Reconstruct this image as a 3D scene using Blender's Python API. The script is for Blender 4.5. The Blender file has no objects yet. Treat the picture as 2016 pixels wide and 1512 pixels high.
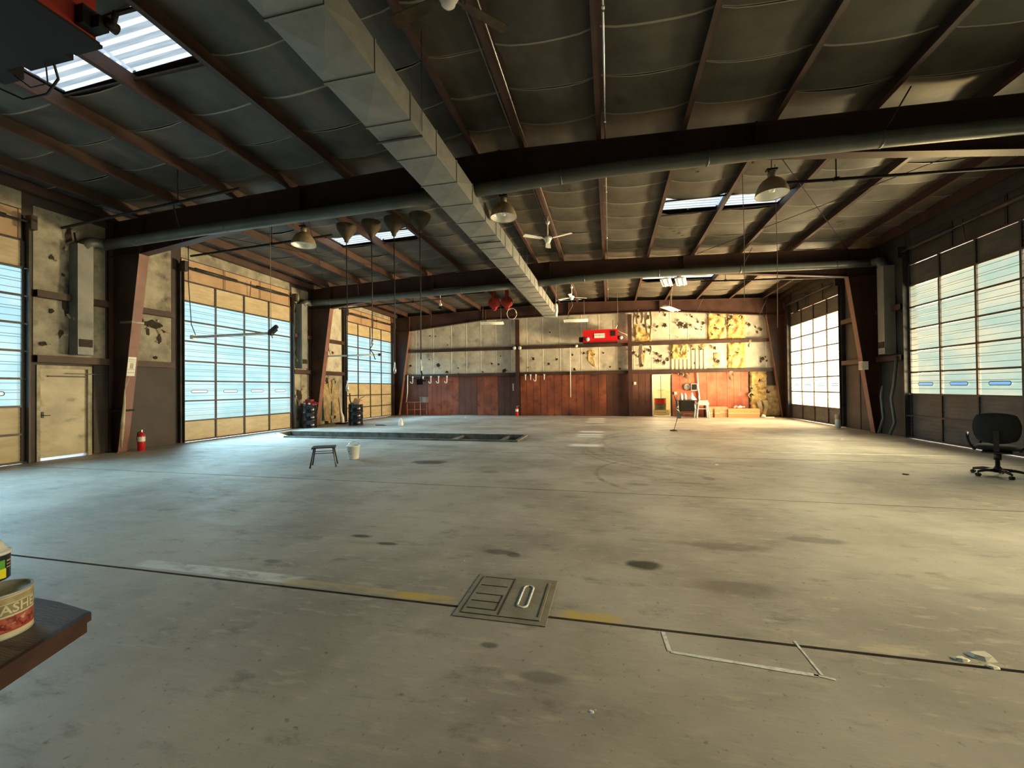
import bpy, math, random
from mathutils import Vector, Matrix, noise
random.seed(7)
C = bpy.context.scene
COL = C.collection
R = math.radians

# ------------------------------------------------------------------ camera
cam = bpy.data.cameras.new('camera'); co = bpy.data.objects.new('camera', cam); COL.objects.link(co)
cam.sensor_width = 36.0; cam.sensor_fit = 'HORIZONTAL'; cam.lens = 820.6 / 2016 * 36.0
cam.clip_start = 0.05; cam.clip_end = 300
# rows: world X, Y, Z expressed in camera (right, down, forward)
WX = (0.97364705, -0.01248938, -0.22771789)
WY = (0.22781646, 0.00711926, 0.97367807)
WZ = (-0.01053945, -0.99989666, 0.00977694)
rot = Matrix(((WX[0], -WX[1], -WX[2]), (WY[0], -WY[1], -WY[2]), (WZ[0], -WZ[1], -WZ[2])))
co.matrix_world = Matrix.Translation((0, 0, 1.5)) @ rot.to_4x4()
C.camera = co

# ------------------------------------------------------------------ world and exposure
w = bpy.data.worlds.new('sky'); C.world = w; w.use_nodes = True
bg = w.node_tree.nodes['Background']; bg.inputs[0].default_value = (0.62, 0.80, 1.0, 1); bg.inputs[1].default_value = 1.0
C.view_settings.view_transform = 'Standard'; C.view_settings.look = 'None'
C.view_settings.exposure = 0.0; C.view_settings.gamma = 1.0; C.view_settings.use_curve_mapping = False
# daylight glow of the translucent door and roof panels (strength)
GLOW_LEFT = 1.25; GLOW_RIGHT = 1.7; GLOW_FAR = 4.2; GLOW_SKY = 3.2
# open sky light slanting down through each overhead door (large area lights standing outside the doors)
def sky_area(name, side, yc, power, col, wid=4.2, az=0.0, elev=-40, z=3.9, hgt=3.6, spread=84, off=1.9):
    l = bpy.data.lights.new(name, 'AREA'); l.shape = 'RECTANGLE'; l.size = wid; l.size_y = hgt; l.energy = power; l.color = col; l.spread = R(spread)
    o = bpy.data.objects.new(name, l); COL.objects.link(o)
    x = -12.2 - off if side < 0 else 8.1 + off
    o.location = (x, yc, z)
    d = Vector((1 if side < 0 else -1, az, math.tan(R(elev)))).normalized()
    zax = -d; xax = Vector((-d.y, d.x, 0)).normalized(); yax = zax.cross(xax)
    o.rotation_euler = Matrix((xax, yax, zax)).transposed().to_euler()
    return o
COOL = (.62, .80, 1.0); WARM = (1.0, .79, .53); MID = (1.0, .95, .87)
sky_area('sky_light_left_near', -1, 4.1, 950, COOL); sky_area('sky_light_left_middle', -1, 11.8, 1900, COOL); sky_area('sky_light_left_far', -1, 19.5, 1200, COOL)
sky_area('added_light_right_first', 1, 4.1, 1250, MID, elev=-29); sky_area('sky_light_right_near', 1, 11.5, 1050, MID, elev=-30); sky_area('sky_light_right_far', 1, 19.0, 1200, WARM, 4.2, .0)  # the first one is added to brighten the foreground through the unseen door
# added area lights that brighten the ceiling, in place of bounce off the apron
sky_area('bounce_fill_right_far', 1, 18.7, 10000, WARM, 4.4, -.16, 27, .9, 1.8, 110, 2.3)
sky_area('bounce_fill_right_near', 1, 11.5, 1700, MID, 4.4, .15, 24, .9, 1.8, 110, 2.3)

# ------------------------------------------------------------------ helpers
class MB:
    def __init__(s): s.v = []; s.f = []; s.mi = []; s.sm = []; s.M = Matrix.Identity(4)
    def add(s, vs, fs, mi=0, smooth=False):
        b = len(s.v)
        s.v += [tuple(s.M @ Vector(p)) for p in vs]
        for f in fs: s.f.append(tuple(i + b for i in f)); s.mi.append(mi); s.sm.append(smooth)
        return s
    def box(s, x0, x1, y0, y1, z0, z1, mi=0):
        if x0 > x1: x0, x1 = x1, x0
        if y0 > y1: y0, y1 = y1, y0
        if z0 > z1: z0, z1 = z1, z0
        return s.add([(x0,y0,z0),(x1,y0,z0),(x1,y1,z0),(x0,y1,z0),(x0,y0,z1),(x1,y0,z1),(x1,y1,z1),(x0,y1,z1)],
              [(0,3,2,1),(4,5,6,7),(0,1,5,4),(1,2,6,5),(2,3,7,6),(3,0,4,7)], mi)
    def tube(s, pts, r, n=8, mi=0, cap=True, smooth=True):
        pts = [Vector(p) for p in pts]; rs = r if isinstance(r, (list, tuple)) else [r] * len(pts)
        vs = []; fs = []; prev = None
        for i, p in enumerate(pts):
            d = (pts[min(i+1, len(pts)-1)] - pts[max(i-1, 0)])
            d = d.normalized() if d.length > 1e-9 else Vector((0,0,1))
            if prev is None:
                a = Vector((0,0,1)) if abs(d.z) < .9 else Vector((1,0,0))
                u = d.cross(a).normalized()
            else:
                u = (prev - d * prev.dot(d)).normalized()
            prev = u; w_ = d.cross(u)
            for k in range(n):
                t = 2 * math.pi * k / n
                vs.append(tuple(p + (u * math.cos(t) + w_ * math.sin(t)) * rs[i]))
        for i in range(len(pts) - 1):
            for k in range(n):
                a = i*n + k; b = i*n + (k+1) % n
                fs.append((a, b, b + n, a + n))
        if cap: fs.append(tuple(range(n))[::-1]); fs.append(tuple((len(pts)-1)*n + k for k in range(n)))
        return s.add(vs, fs, mi, smooth)
    def lathe(s, prof, c=(0,0,0), n=24, mi=0, smooth=True, cap=False):
        vs = []; fs = []
        for r, z in prof:
            for k in range(n):
                t = 2*math.pi*k/n; vs.append((c[0]+r*math.cos(t), c[1]+r*math.sin(t), c[2]+z))
        for i in range(len(prof)-1):
            for k in range(n):
                a = i*n+k; b = i*n+(k+1) % n
                fs.append((a, b, b+n, a+n))
        if cap: fs.append(tuple(range(n))[::-1]); fs.append(tuple((len(prof)-1)*n+k for k in range(n)))
        return s.add(vs, fs, mi, smooth)
    def prism_y(s, poly, y0, y1, mi=0):            # polygon in XZ extruded along Y
        n = len(poly)
        return s.add([(x, y0, z) for x, z in poly] + [(x, y1, z) for x, z in poly],
              [tuple(range(n)), tuple(range(2*n-1, n-1, -1))] + [(i, i+n, (i+1) % n + n, (i+1) % n) for i in range(n)], mi)
    def plate(s, p0, p1, hw, t, mi=0):             # plate running p0->p1 (XZ points), width along Y +-hw, thickness t, centre y
        (x0, z0, y), (x1, z1, _) = p0, p1
        d = Vector((x1-x0, 0, z1-z0)).normalized(); nx, nz = -d.z*t/2, d.x*t/2
        return s.prism_y([(x0+nx, z0+nz), (x1+nx, z1+nz), (x1-nx, z1-nz), (x0-nx, z0-nz)], y-hw, y+hw, mi)
    def build(s, name, mat, parent=None, origin=None):
        me = bpy.data.meshes.new(name)
        if not s.v: return None
        if origin is None:
            xs, ys, zs = zip(*s.v)
            origin = ((min(xs)+max(xs))/2, (min(ys)+max(ys))/2, min(zs))
        O = Vector(origin)
        me.from_pydata([tuple(Vector(p) - O) for p in s.v], [], s.f)
        mats = mat if isinstance(mat, (list, tuple)) else [mat]
        for m in mats: me.materials.append(m)
        me.polygons.foreach_set('material_index', s.mi)
        me.polygons.foreach_set('use_smooth', s.sm)
        me.update()
        o = bpy.data.objects.new(name, me); COL.objects.link(o)
        o.location = O
        if parent is not None:
            o.parent = parent; o.location = O - wloc(parent)
        return o
def wloc(o):
    v = Vector(o.location)
    while o.parent is not None: o = o.parent; v += Vector(o.location)
    return v
def tag(o, label=None, cat=None, group=None, kind=None):
    if label: o['label'] = label
    if cat: o['category'] = cat
    if group: o['group'] = group
    if kind: o['kind'] = kind
    return o
def empty(name, loc, label=None, cat=None, group=None, kind=None):
    o = bpy.data.objects.new(name, None); COL.objects.link(o); o.location = loc; o.empty_display_size = .1
    return tag(o, label, cat, group, kind)
def struct(name, loc=(0,0,0), label=None, cat=None):
    return empty(name, loc, label, cat, kind='structure')

# ------------------------------------------------------------------ materials
MATS = {}
def mat(name, c, c2=None, scale=2.0, rough=.6, metal=0.0, bump=0.0, bscale=25.0, spot=None, emit=None, estr=0.0, stretch=(1,1,1), contrast=(.35,.65), detail=6, spec=.5, rvar=0):
    m = bpy.data.materials.new(name); m.use_nodes = True; nt = m.node_tree; N = nt.nodes; L = nt.links
    b = N['Principled BSDF']; b.inputs['Roughness'].default_value = rough; b.inputs['Metallic'].default_value = metal
    b.inputs['Specular IOR Level'].default_value = spec
    b.inputs['Base Color'].default_value = (*c, 1)
    MATS[name] = m
    if c2 is None and not bump and not spot:
        if emit: b.inputs['Emission Color'].default_value = (*emit, 1); b.inputs['Emission Strength'].default_value = estr
        return m
    g = N.new('ShaderNodeNewGeometry'); mp = N.new('ShaderNodeMapping'); mp.inputs['Scale'].default_value = stretch
    L.new(g.outputs['Position'], mp.inputs[0])
    col = None
    if c2 is not None:
        n = N.new('ShaderNodeTexNoise'); n.inputs['Scale'].default_value = scale; n.inputs['Detail'].default_value = detail; n.inputs['Roughness'].default_value = .62
        L.new(mp.outputs[0], n.inputs['Vector'])
        r = N.new('ShaderNodeValToRGB'); r.color_ramp.elements[0].position = contrast[0]; r.color_ramp.elements[1].position = contrast[1]
        r.color_ramp.elements[0].color = (*c, 1); r.color_ramp.elements[1].color = (*c2, 1)
        L.new(n.outputs[0], r.inputs[0]); col = r.outputs[0]
        if rvar:
            mr = N.new('ShaderNodeMapRange'); mr.inputs[1].default_value = .3; mr.inputs[2].default_value = .7
            mr.inputs[3].default_value = rough - rvar; mr.inputs[4].default_value = rough + rvar
            L.new(n.outputs[0], mr.inputs[0]); L.new(mr.outputs[0], b.inputs['Roughness'])
    if spot:
        sc, s_, lo, hi = spot                       # colour, scale, ramp low, ramp high
        n2 = N.new('ShaderNodeTexNoise'); n2.inputs['Scale'].default_value = s_; n2.inputs['Detail'].default_value = 5
        L.new(mp.outputs[0], n2.inputs['Vector'])
        r2 = N.new('ShaderNodeMapRange'); r2.inputs[1].default_value = lo; r2.inputs[2].default_value = hi
        L.new(n2.outputs[0], r2.inputs[0])
        mx = N.new('ShaderNodeMix'); mx.data_type = 'RGBA'
        L.new(r2.outputs[0], mx.inputs[0]); mx.inputs[7].default_value = (*sc, 1)
        if col: L.new(col, mx.inputs[6])
        else: mx.inputs[6].default_value = (*c, 1)
        col = mx.outputs[2]
    if col: L.new(col, b.inputs['Base Color'])
    if bump:
        n3 = N.new('ShaderNodeTexNoise'); n3.inputs['Scale'].default_value = bscale; n3.inputs['Detail'].default_value = 4
        L.new(mp.outputs[0], n3.inputs['Vector'])
        bp = N.new('ShaderNodeBump'); bp.inputs['Strength'].default_value = bump; bp.inputs['Distance'].default_value = .02
        L.new(n3.outputs[0], bp.inputs['Height']); L.new(bp.outputs[0], b.inputs['Normal'])
    if emit:
        b.inputs['Emission Color'].default_value = (*emit, 1); b.inputs['Emission Strength'].default_value = estr
    return m
def glow(name, c, c2, strength, scale=.8, stretch=(1,1,2.5)):
    """daylight coming through a translucent fibreglass panel (a lit window)"""
    m = bpy.data.materials.new(name); m.use_nodes = True; nt = m.node_tree; N = nt.nodes; L = nt.links
    b = N['Principled BSDF']; b.inputs['Base Color'].default_value = (.25, .25, .22, 1); b.inputs['Roughness'].default_value = .4
    g = N.new('ShaderNodeNewGeometry'); mp = N.new('ShaderNodeMapping'); mp.inputs['Scale'].default_value = stretch
    L.new(g.outputs['Position'], mp.inputs[0])
    n = N.new('ShaderNodeTexNoise'); n.inputs['Scale'].default_value = scale; n.inputs['Detail'].default_value = 5
    L.new(mp.outputs[0], n.inputs['Vector'])
    r = N.new('ShaderNodeValToRGB'); r.color_ramp.elements[0].position = .38; r.color_ramp.elements[1].position = .62
    r.color_ramp.elements[0].color = (*c, 1); r.color_ramp.elements[1].color = (*c2, 1)
    L.new(n.outputs[0], r.inputs[0]); L.new(r.outputs[0], b.inputs['Emission Color']); b.inputs['Emission Strength'].default_value = strength
    tr = N.new('ShaderNodeBsdfTransparent'); tr.inputs[0].default_value = (*c2, 1); mx = N.new('ShaderNodeMixShader'); mx.inputs[0].default_value = .45
    L.new(b.outputs[0], mx.inputs[1]); L.new(tr.outputs[0], mx.inputs[2]); L.new(mx.outputs[0], N['Material Output'].inputs[0])
    MATS[name] = m
    return m

m_flange = mat('light_red_flange_steel', (.20,.085,.06), (.28,.13,.10), 1.5, .5)  # lighter red-brown than the column web
m_shade = mat('shade_dark_sheet', (.03,.026,.021), (.06,.052,.04), 1.5, .6)  # right wall's shade put into a near-black sheet colour
m_steel = mat('red_primer_steel', (.040,.016,.011), (.075,.031,.022), 1.5, .5, 0, .15, 30, spot=((.05,.03,.022), 3, .55, .8))
m_purlin = mat('brown_purlin_steel', (.038,.018,.012), (.075,.035,.025), 2, .55)
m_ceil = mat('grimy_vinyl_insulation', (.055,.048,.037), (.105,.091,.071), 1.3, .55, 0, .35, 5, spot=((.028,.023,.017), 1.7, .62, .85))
m_tape = mat('insulation_seam_tape', (.27,.245,.19), rough=.4)
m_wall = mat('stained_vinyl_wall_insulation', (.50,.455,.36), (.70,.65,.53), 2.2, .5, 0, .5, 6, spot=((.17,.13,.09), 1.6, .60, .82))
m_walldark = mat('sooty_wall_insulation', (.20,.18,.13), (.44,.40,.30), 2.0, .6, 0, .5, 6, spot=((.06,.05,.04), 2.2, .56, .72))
m_seam = mat('pale_joint_strip', (.88,.82,.68), rough=.5)
m_liner = mat('rust_red_liner_panel', (.17,.045,.027), (.40,.12,.06), 2.2, .5, 0, .25, 9, spot=((.075,.028,.02), 1.1, .50, .72))
m_liner2 = mat('dark_maroon_liner_panel', (.095,.036,.026), (.15,.06,.042), 1.5, .55, 0, .25, 9)
m_liner3 = mat('orange_red_liner_panel', (.42,.10,.055), (.60,.20,.11), 2.0, .5, 0, .2, 9, spot=((.62,.40,.32), 1.1, .60, .80))
m_brown = mat('brown_wall_sheet', (.030,.021,.018), (.055,.036,.03), 1.3, .6, 0, .2, 9)
m_batt = mat('yellow_fibreglass_batt', (.50,.31,.08), (.80,.60,.26), 5, .95, 0, .9, 22, spot=((.16,.09,.035), 4.0, .56, .72))
m_battg = mat('grey_brown_fibreglass', (.30,.22,.12), (.55,.42,.22), 5, .95, 0, .9, 22)
m_flap = mat('torn_vinyl_flap', (.66,.57,.40), (.42,.33,.20), 4, .5)
m_hole = mat('dark_torn_hole', (.025,.018,.013), (.06,.04,.025), 9, .95)
m_rib = mat('exposed_ribbed_steel', (.72,.66,.50), rough=.45)
m_header = mat('tan_header_sheet', (.42,.27,.15), (.56,.38,.23), 1.2, .5, spot=((.22,.12,.07), 2.4, .60, .8))
m_doorpan = mat('cream_fibreglass_door_panel', (.52,.41,.24), (.66,.55,.36), 1.8, .5, 0, 0, 8, stretch=(1,1,3))
m_doorgrey = mat('grey_fibreglass_door_panel', (.06,.058,.052), (.11,.105,.092), 1.8, .5, stretch=(1,1,3))
m_rail = mat('dark_door_rail', (.07,.06,.055), rough=.45, metal=.3)
m_track = mat('dark_door_track', (.035,.035,.04), (.07,.06,.05), 3, .5, .4)
m_glowL = glow('daylit_panel_cool', (.34,.72,.78), (.62,.86,.86), GLOW_LEFT)
m_glowLr = mat('daylit_panel_rib_cool', (.12,.2,.22), emit=(.10,.20,.23), estr=GLOW_LEFT*.8)
m_glowR = glow('added_door_glow_panel', (.42,.70,.58), (1.0,.90,.58), GLOW_RIGHT*.55, .7)
m_glowRr = mat('added_door_glow_rib', (.1,.1,.1), emit=(.10,.13,.12), estr=GLOW_RIGHT*.5)
m_glowF = glow('daylit_panel_sunny', (1.0,.86,.56), (1.0,.94,.74), GLOW_FAR)
m_glowFr = mat('daylit_panel_rib_sunny', (.3,.3,.2), emit=(.85,.62,.32), estr=GLOW_FAR*.4)
m_slotB = mat('added_door_blue_slot_pane', (.1,.2,.3), rough=.1, emit=(.20,.48,.85), estr=1.0)
m_slotW = mat('white_vision_slot_pane', (.3,.3,.3), rough=.1, emit=(.72,.95,1.0), estr=1.1)
m_sky = glow('skylight_fibreglass', (.34,.40,.43), (.66,.72,.75), 1.0, 3, (.4,6,1))
m_skyr = mat('skylight_rib', (.3,.3,.3), emit=(.80,.90,.95), estr=1.1)
m_duct = mat('galvanised_duct', (.20,.205,.19), (.28,.28,.255), 2.5, .5, .1)
m_tube = mat('grey_green_round_duct', (.09,.10,.088), (.135,.142,.122), 2, .4, .1)
m_galv = mat('bright_conduit', (.75,.74,.70), rough=.25, metal=.9)
m_black = mat('black_pipe', (.014,.013,.012), rough=.6, spec=.25)
m_hose = mat('black_hose', (.03,.03,.03), rough=.5)
m_alu = mat('spun_aluminium', (.92,.90,.84), rough=.42, metal=.5)
m_lampout = mat('dusty_lamp_dome', (.32,.24,.14), (.42,.33,.21), 9, .5, .2)
m_white = mat('white_paint', (.92,.90,.82), rough=.45)
m_whitep = mat('white_plastic', (.82,.82,.78), rough=.35)
m_red = mat('red_enamel', (.60,.012,.018), rough=.35)
m_redd = mat('dark_red_enamel', (.26,.022,.014), (.34,.03,.02), 3, .45)
m_blk = mat('black_plastic', (.013,.013,.013), rough=.38)
m_fabric = mat('black_chair_fabric', (.012,.013,.012), rough=.85)
m_vinylblack = mat('black_enamel_barrel', (.010,.012,.018), rough=.18)
m_wood = mat('weathered_wood_top', (.10,.085,.07), (.20,.17,.145), 3, .55, 0, .3, 30, stretch=(1,9,1))
m_woodr = mat('red_brown_wood_edge', (.035,.014,.01), (.08,.032,.022), 6, .5)
m_card = mat('cardboard', (.58,.33,.17), (.66,.40,.22), 2, .8)
m_cardo = mat('orange_cardboard', (.75,.42,.16), rough=.75)
m_tin = mat('tin_metal', (.50,.50,.47), rough=.5, metal=.2)
m_doorcream = mat('grimy_cream_steel_door', (.40,.35,.23), (.62,.55,.38), 1.5, .45, 0, .15, 6, spot=((.10,.09,.06), 1.8, .56, .74), stretch=(1,1,1.5))
m_dfr = mat('door_frame_paint', (.45,.40,.28), (.25,.2,.13), 5, .5)
m_pit = mat('dark_pit_concrete', (.012,.010,.008), (.03,.025,.02), 2, .7)  # pit interior's darkness put into a near-black concrete colour
m_curb = mat('worn_steel_curb', (.30,.31,.29), (.16,.14,.10), 4, .45, .5)
m_plate = mat('scuffed_steel_plate', (.25,.23,.18), (.33,.305,.245), 6, .6, 0, .2, 40)
m_chalk = mat('white_spray_paint', (.88,.88,.82), (.50,.49,.44), 30, .8, contrast=(.45,.7))
m_chip = mat('broken_concrete', (.62,.60,.50), (.42,.40,.33), 20, .9)
m_joint = mat('dark_floor_joint', (.05,.042,.035), rough=.9)
m_olive = mat('olive_hose_reel', (.045,.03,.012), (.10,.07,.03), 6, .7)
m_cord = mat('tan_cord', (.35,.27,.18), rough=.8)
m_gold = mat('tan_plaster', (.72,.60,.34), (.85,.75,.48), 3, .7)
m_skyout = mat('pale_outdoor_concrete', (.6,.58,.52), rough=.9)
m_grn = mat('dark_green_jamb', (.035,.045,.02), rough=.5)

# concrete floor -------------------------------------------------------------
def floor_mat():
    m = bpy.data.materials.new('worn_concrete_slab'); m.use_nodes = True; nt = m.node_tree; N = nt.nodes; L = nt.links
    b = N['Principled BSDF']
    g = N.new('ShaderNodeNewGeometry'); P = g.outputs['Position']
    def nz(s, d=6, stretch=(1,1,1), rough=.6):
        mp = N.new('ShaderNodeMapping'); mp.inputs['Scale'].default_value = stretch; L.new(P, mp.inputs[0])
        n = N.new('ShaderNodeTexNoise'); n.inputs['Scale'].default_value = s; n.inputs['Detail'].default_value = d; n.inputs['Roughness'].default_value = rough
        L.new(mp.outputs[0], n.inputs['Vector']); return n.outputs[0]
    def rng(v, a, b_, c=0, d=1, st='SMOOTHSTEP'):
        r = N.new('ShaderNodeMapRange'); r.interpolation_type = st
        L.new(v, r.inputs[0]); r.inputs[1].default_value = a; r.inputs[2].default_value = b_; r.inputs[3].default_value = c; r.inputs[4].default_value = d
        return r.outputs[0]
    def mix(a, col, fac):
        x = N.new('ShaderNodeMix'); x.data_type = 'RGBA'; L.new(fac, x.inputs[0])
        if isinstance(a, tuple): x.inputs[6].default_value = (*a, 1)
        else: L.new(a, x.inputs[6])
        x.inputs[7].default_value = (*col, 1); return x.outputs[2]
    def math_(op, a, b_=None, c=None):
        x = N.new('ShaderNodeMath'); x.operation = op
        for i, q in enumerate((a, b_, c)):
            if q is None: continue
            if isinstance(q, (int, float)): x.inputs[i].default_value = q
            else: L.new(q, x.inputs[i])
        return x.outputs[0]
    n1 = nz(.55, 7); n2 = nz(3.5, 8, (.65, 1.35, 1), .7); n3 = nz(9, 5, (.5, 1.6, 1)); n4 = nz(28, 3)
    c = mix((.33,.302,.26), (.55,.51,.445), rng(n1, .34, .66))
    c = mix(c, (.14,.12,.09), rng(n2, .54, .72, 0, .6))
    c = mix(c, (.58,.52,.42), rng(n3, .54, .70, 0, .7))
    c = mix(c, (.10,.09,.07), rng(n4, .62, .74, 0, .6))
    sep = N.new('ShaderNodeSeparateXYZ'); L.new(P, sep.inputs[0]); X, Y = sep.outputs[0], sep.outputs[1]
    # distorted position for stains
    wob = N.new('ShaderNodeTexNoise'); wob.inputs['Scale'].default_value = 5; wob.inputs['Detail'].default_value = 4; L.new(P, wob.inputs['Vector'])
    def stain(c_, cx, cy, rx, ry, colr, op, soft=.45, wb=.5):
        dx = math_('DIVIDE', math_('SUBTRACT', X, cx), rx); dy = math_('DIVIDE', math_('SUBTRACT', Y, cy), ry)
        d = math_('SQRT', math_('ADD', math_('MULTIPLY', dx, dx), math_('MULTIPLY', dy, dy)))
        d = math_('ADD', d, math_('MULTIPLY', math_('SUBTRACT', wob.outputs[0], .5), wb*2))
        return mix(c_, colr, rng(d, 1-soft, 1+soft*.3, op, 0))
    oil = (.045,.04,.032)
    for cx, cy, rx, ry, op in [(-3.61,7.93,.42,.26,.8),(-2.5,3.82,.13,.05,.85),(-2.14,3.68,.13,.04,.8),(-1.0,3.70,.17,.06,.6),(-.86,3.66,.07,.05,.6),
                               (.26,3.675,.17,.10,.93),(1.05,4.25,.5,.10,.4),(.9,3.4,.35,.14,.35),(1.9,4.6,.3,.1,.45),(-2.1,7.2,.2,.12,.4),(-5.1,6.3,.2,.09,.35),
                               (-2.9,3.1,.10,.04,.5),(-.35,2.15,.14,.05,.35),(1.55,7.3,.12,.14,.5),(1.1,6.9,.4,.06,.4),(.4,6.7,.2,.1,.4),(-4.4,10.2,.7,.3,.35),(1.0,8.9,.9,.5,.22),(-6.6,11.0,1.2,.25,.3),
                               (-2.3,11.9,.5,.5,.3),(2.2,15.0,.75,.55,.45),(4.0,6.8,.8,.3,.2),(-.7,2.35,.06,.03,.6),(2.9,3.6,.5,.12,.3)]:
        c = stain(c, cx, cy, rx, ry, oil, op)
    # tyre scuffs: thin arcs
    for cx, cy, r_, wd, x0, x1, op in [(3.2,11.2,3.9,.10,-.9,1.8,.42),(3.2,11.2,3.5,.08,-.6,2,.34),(2.6,10.6,3.3,.07,-.9,1.5,.40),(2.4,10.3,2.6,.07,-.6,1.5,.36),(4.2,12,4.4,.07,-.6,2.6,.30),
                                       (3.4,10.5,2.1,.06,.9,3.0,.32),(1.4,7.5,1.65,.06,-.6,.5,.55),(5,13,7.2,.12,-2,2,.22),(-1,18,4.2,.14,-5,1,.22),(2,17,2.7,.12,-1,5,.25)]:
        dx = math_('SUBTRACT', X, cx); dy = math_('SUBTRACT', Y, cy)
        d = math_('ABSOLUTE', math_('SUBTRACT', math_('SQRT', math_('ADD', math_('MULTIPLY', dx, dx), math_('MULTIPLY', dy, dy))), r_))
        f = rng(d, wd*.3, wd, 1, 0)
        f = math_('MULTIPLY', f, math_('MULTIPLY', rng(X, x0, x0+.5), rng(X, x1-.5, x1, 1, 0)))
        f = math_('MULTIPLY', f, rng(n3, .40, .60, 0, op*1.5))
        c = mix(c, (.12,.10,.08), f)
    # worn paint lines
    def line(c_, y0, y1, x0, x1, colr, lo, hi, op=1, slope=0.0):
        yy = math_('SUBTRACT', Y, math_('MULTIPLY', X, slope)) if slope else Y
        yy = math_('ADD', yy, math_('MULTIPLY', math_('SUBTRACT', wob.outputs[0], .5), .03))
        f = math_('MULTIPLY', rng(yy, y0-.012, y0+.012), rng(yy, y1-.012, y1+.012, 1, 0))
        f = math_('MULTIPLY', f, math_('MULTIPLY', rng(X, x0, x0+.15), rng(X, x1-.15, x1, 1, 0)))
        f = math_('MULTIPLY', f, rng(n2, lo, hi, 0, op))
        return mix(c_, colr, f)
    c = line(c, 2.77, 2.90, -4.1, -2.35, (.78,.77,.72), .36, .52, 1.0)
    c = line(c, 2.755, 2.85, -2.6, -1.5, (.55,.46,.26), .38, .54, .8)
    c = line(c, 2.745, 2.84, -1.62, -1.02, (.66,.48,.13), .38, .54, .95)
    c = line(c, 2.735, 2.83, -.40, .12, (.66,.48,.13), .38, .54, .95)
    c = line(c, 2.75, 2.86, .9, 2.3, (.60,.52,.38), .50, .60, .8)
    c = line(c, 10.34, 10.44, 3.2, 7.2, (.80,.76,.66), .38, .52, .9, .012)
    c = line(c, 13.1, 13.2, 2.6, 5.4, (.74,.66,.5), .42, .56, .8)
    c = line(c, 10.6, 11.1, -4.2, 1.6, (.52,.51,.47), .36, .6, .6)
    # pools of light painted into the floor colour as soft white bars
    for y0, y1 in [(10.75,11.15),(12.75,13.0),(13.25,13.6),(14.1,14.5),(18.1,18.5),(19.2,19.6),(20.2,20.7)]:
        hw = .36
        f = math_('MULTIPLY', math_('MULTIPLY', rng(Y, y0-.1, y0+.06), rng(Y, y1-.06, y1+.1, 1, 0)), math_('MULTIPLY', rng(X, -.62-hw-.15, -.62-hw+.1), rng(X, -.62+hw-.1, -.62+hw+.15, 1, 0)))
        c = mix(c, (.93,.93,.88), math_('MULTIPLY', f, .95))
    L.new(c, b.inputs['Base Color'])
    L.new(rng(n2, .35, .65, .42, .62), b.inputs['Roughness']); b.inputs['Specular IOR Level'].default_value = .5
    bp = N.new('ShaderNodeBump'); bp.inputs['Strength'].default_value = .25; bp.inputs['Distance'].default_value = .012
    L.new(n3, bp.inputs['Height']); L.new(bp.outputs[0], b.inputs['Normal'])
    return m
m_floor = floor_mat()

# ------------------------------------------------------------------ dimensions
LX, RX, FY, BY = -12.2, 8.1, 22.3, -3.2
XR = -2.05                                              # ridge line
FR = [7.95, 15.1, 22.08]                                # portal frames
def dz(y): return (15.1 - y) * .012
def zt(x): return 6.06 - .034 * abs(x - XR)
PUR = [XR + s * d for s in (-1, 1) for d in (.5, 1.95, 3.42, 4.86, 6.32, 7.8, 9.28)]
PUR.sort()

# ------------------------------------------------------------------ floor
fl = struct('floor', (0, 0, 0), 'worn stained concrete floor of the workshop', 'floor')
b = MB(); b.box(LX-.3, -11.2, BY, FY+.1, -.30, -.02); b.box(-2.5, RX+.3, BY, FY+.1, -.30, -.02)
b.box(-11.2, -2.5, BY, 11.3, -.30, -.02); b.box(-11.2, -2.5, 12.8, FY+.1, -.30, -.02)
b.build('joint_bed', m_joint, fl)
YJ = [BY, -.65, 2.72, 6.09, 9.46, 12.83, 16.2, 19.57, FY+.1]
def slab(x0, x1, y0, y1):
    g = .013
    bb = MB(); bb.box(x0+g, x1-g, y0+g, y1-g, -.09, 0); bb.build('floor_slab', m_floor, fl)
for i in range(len(YJ)-1):
    y0, y1 = YJ[i], YJ[i+1]
    if y0 < 11.3 < y1:                                   # slab with the inspection pit cut out
        slab(LX-.3, -11.2, y0, y1); slab(-2.5, RX+.3, y0, y1); slab(-11.216, -2.484, y0, 11.3)
        b = MB(); b.add([(-11.2,11.292,-.09),(-10.15,11.292,-.09),(-11.2,12.1,-.09),(-11.2,11.292,0),(-10.15,11.292,0),(-11.2,12.1,0)], [(0,2,1),(3,4,5),(0,1,4,3),(1,2,5,4),(2,0,3,5)]); b.build('floor_slab', m_floor, fl)
    else:
        slab(LX-.3, RX+.3, y0, y1)

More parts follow.
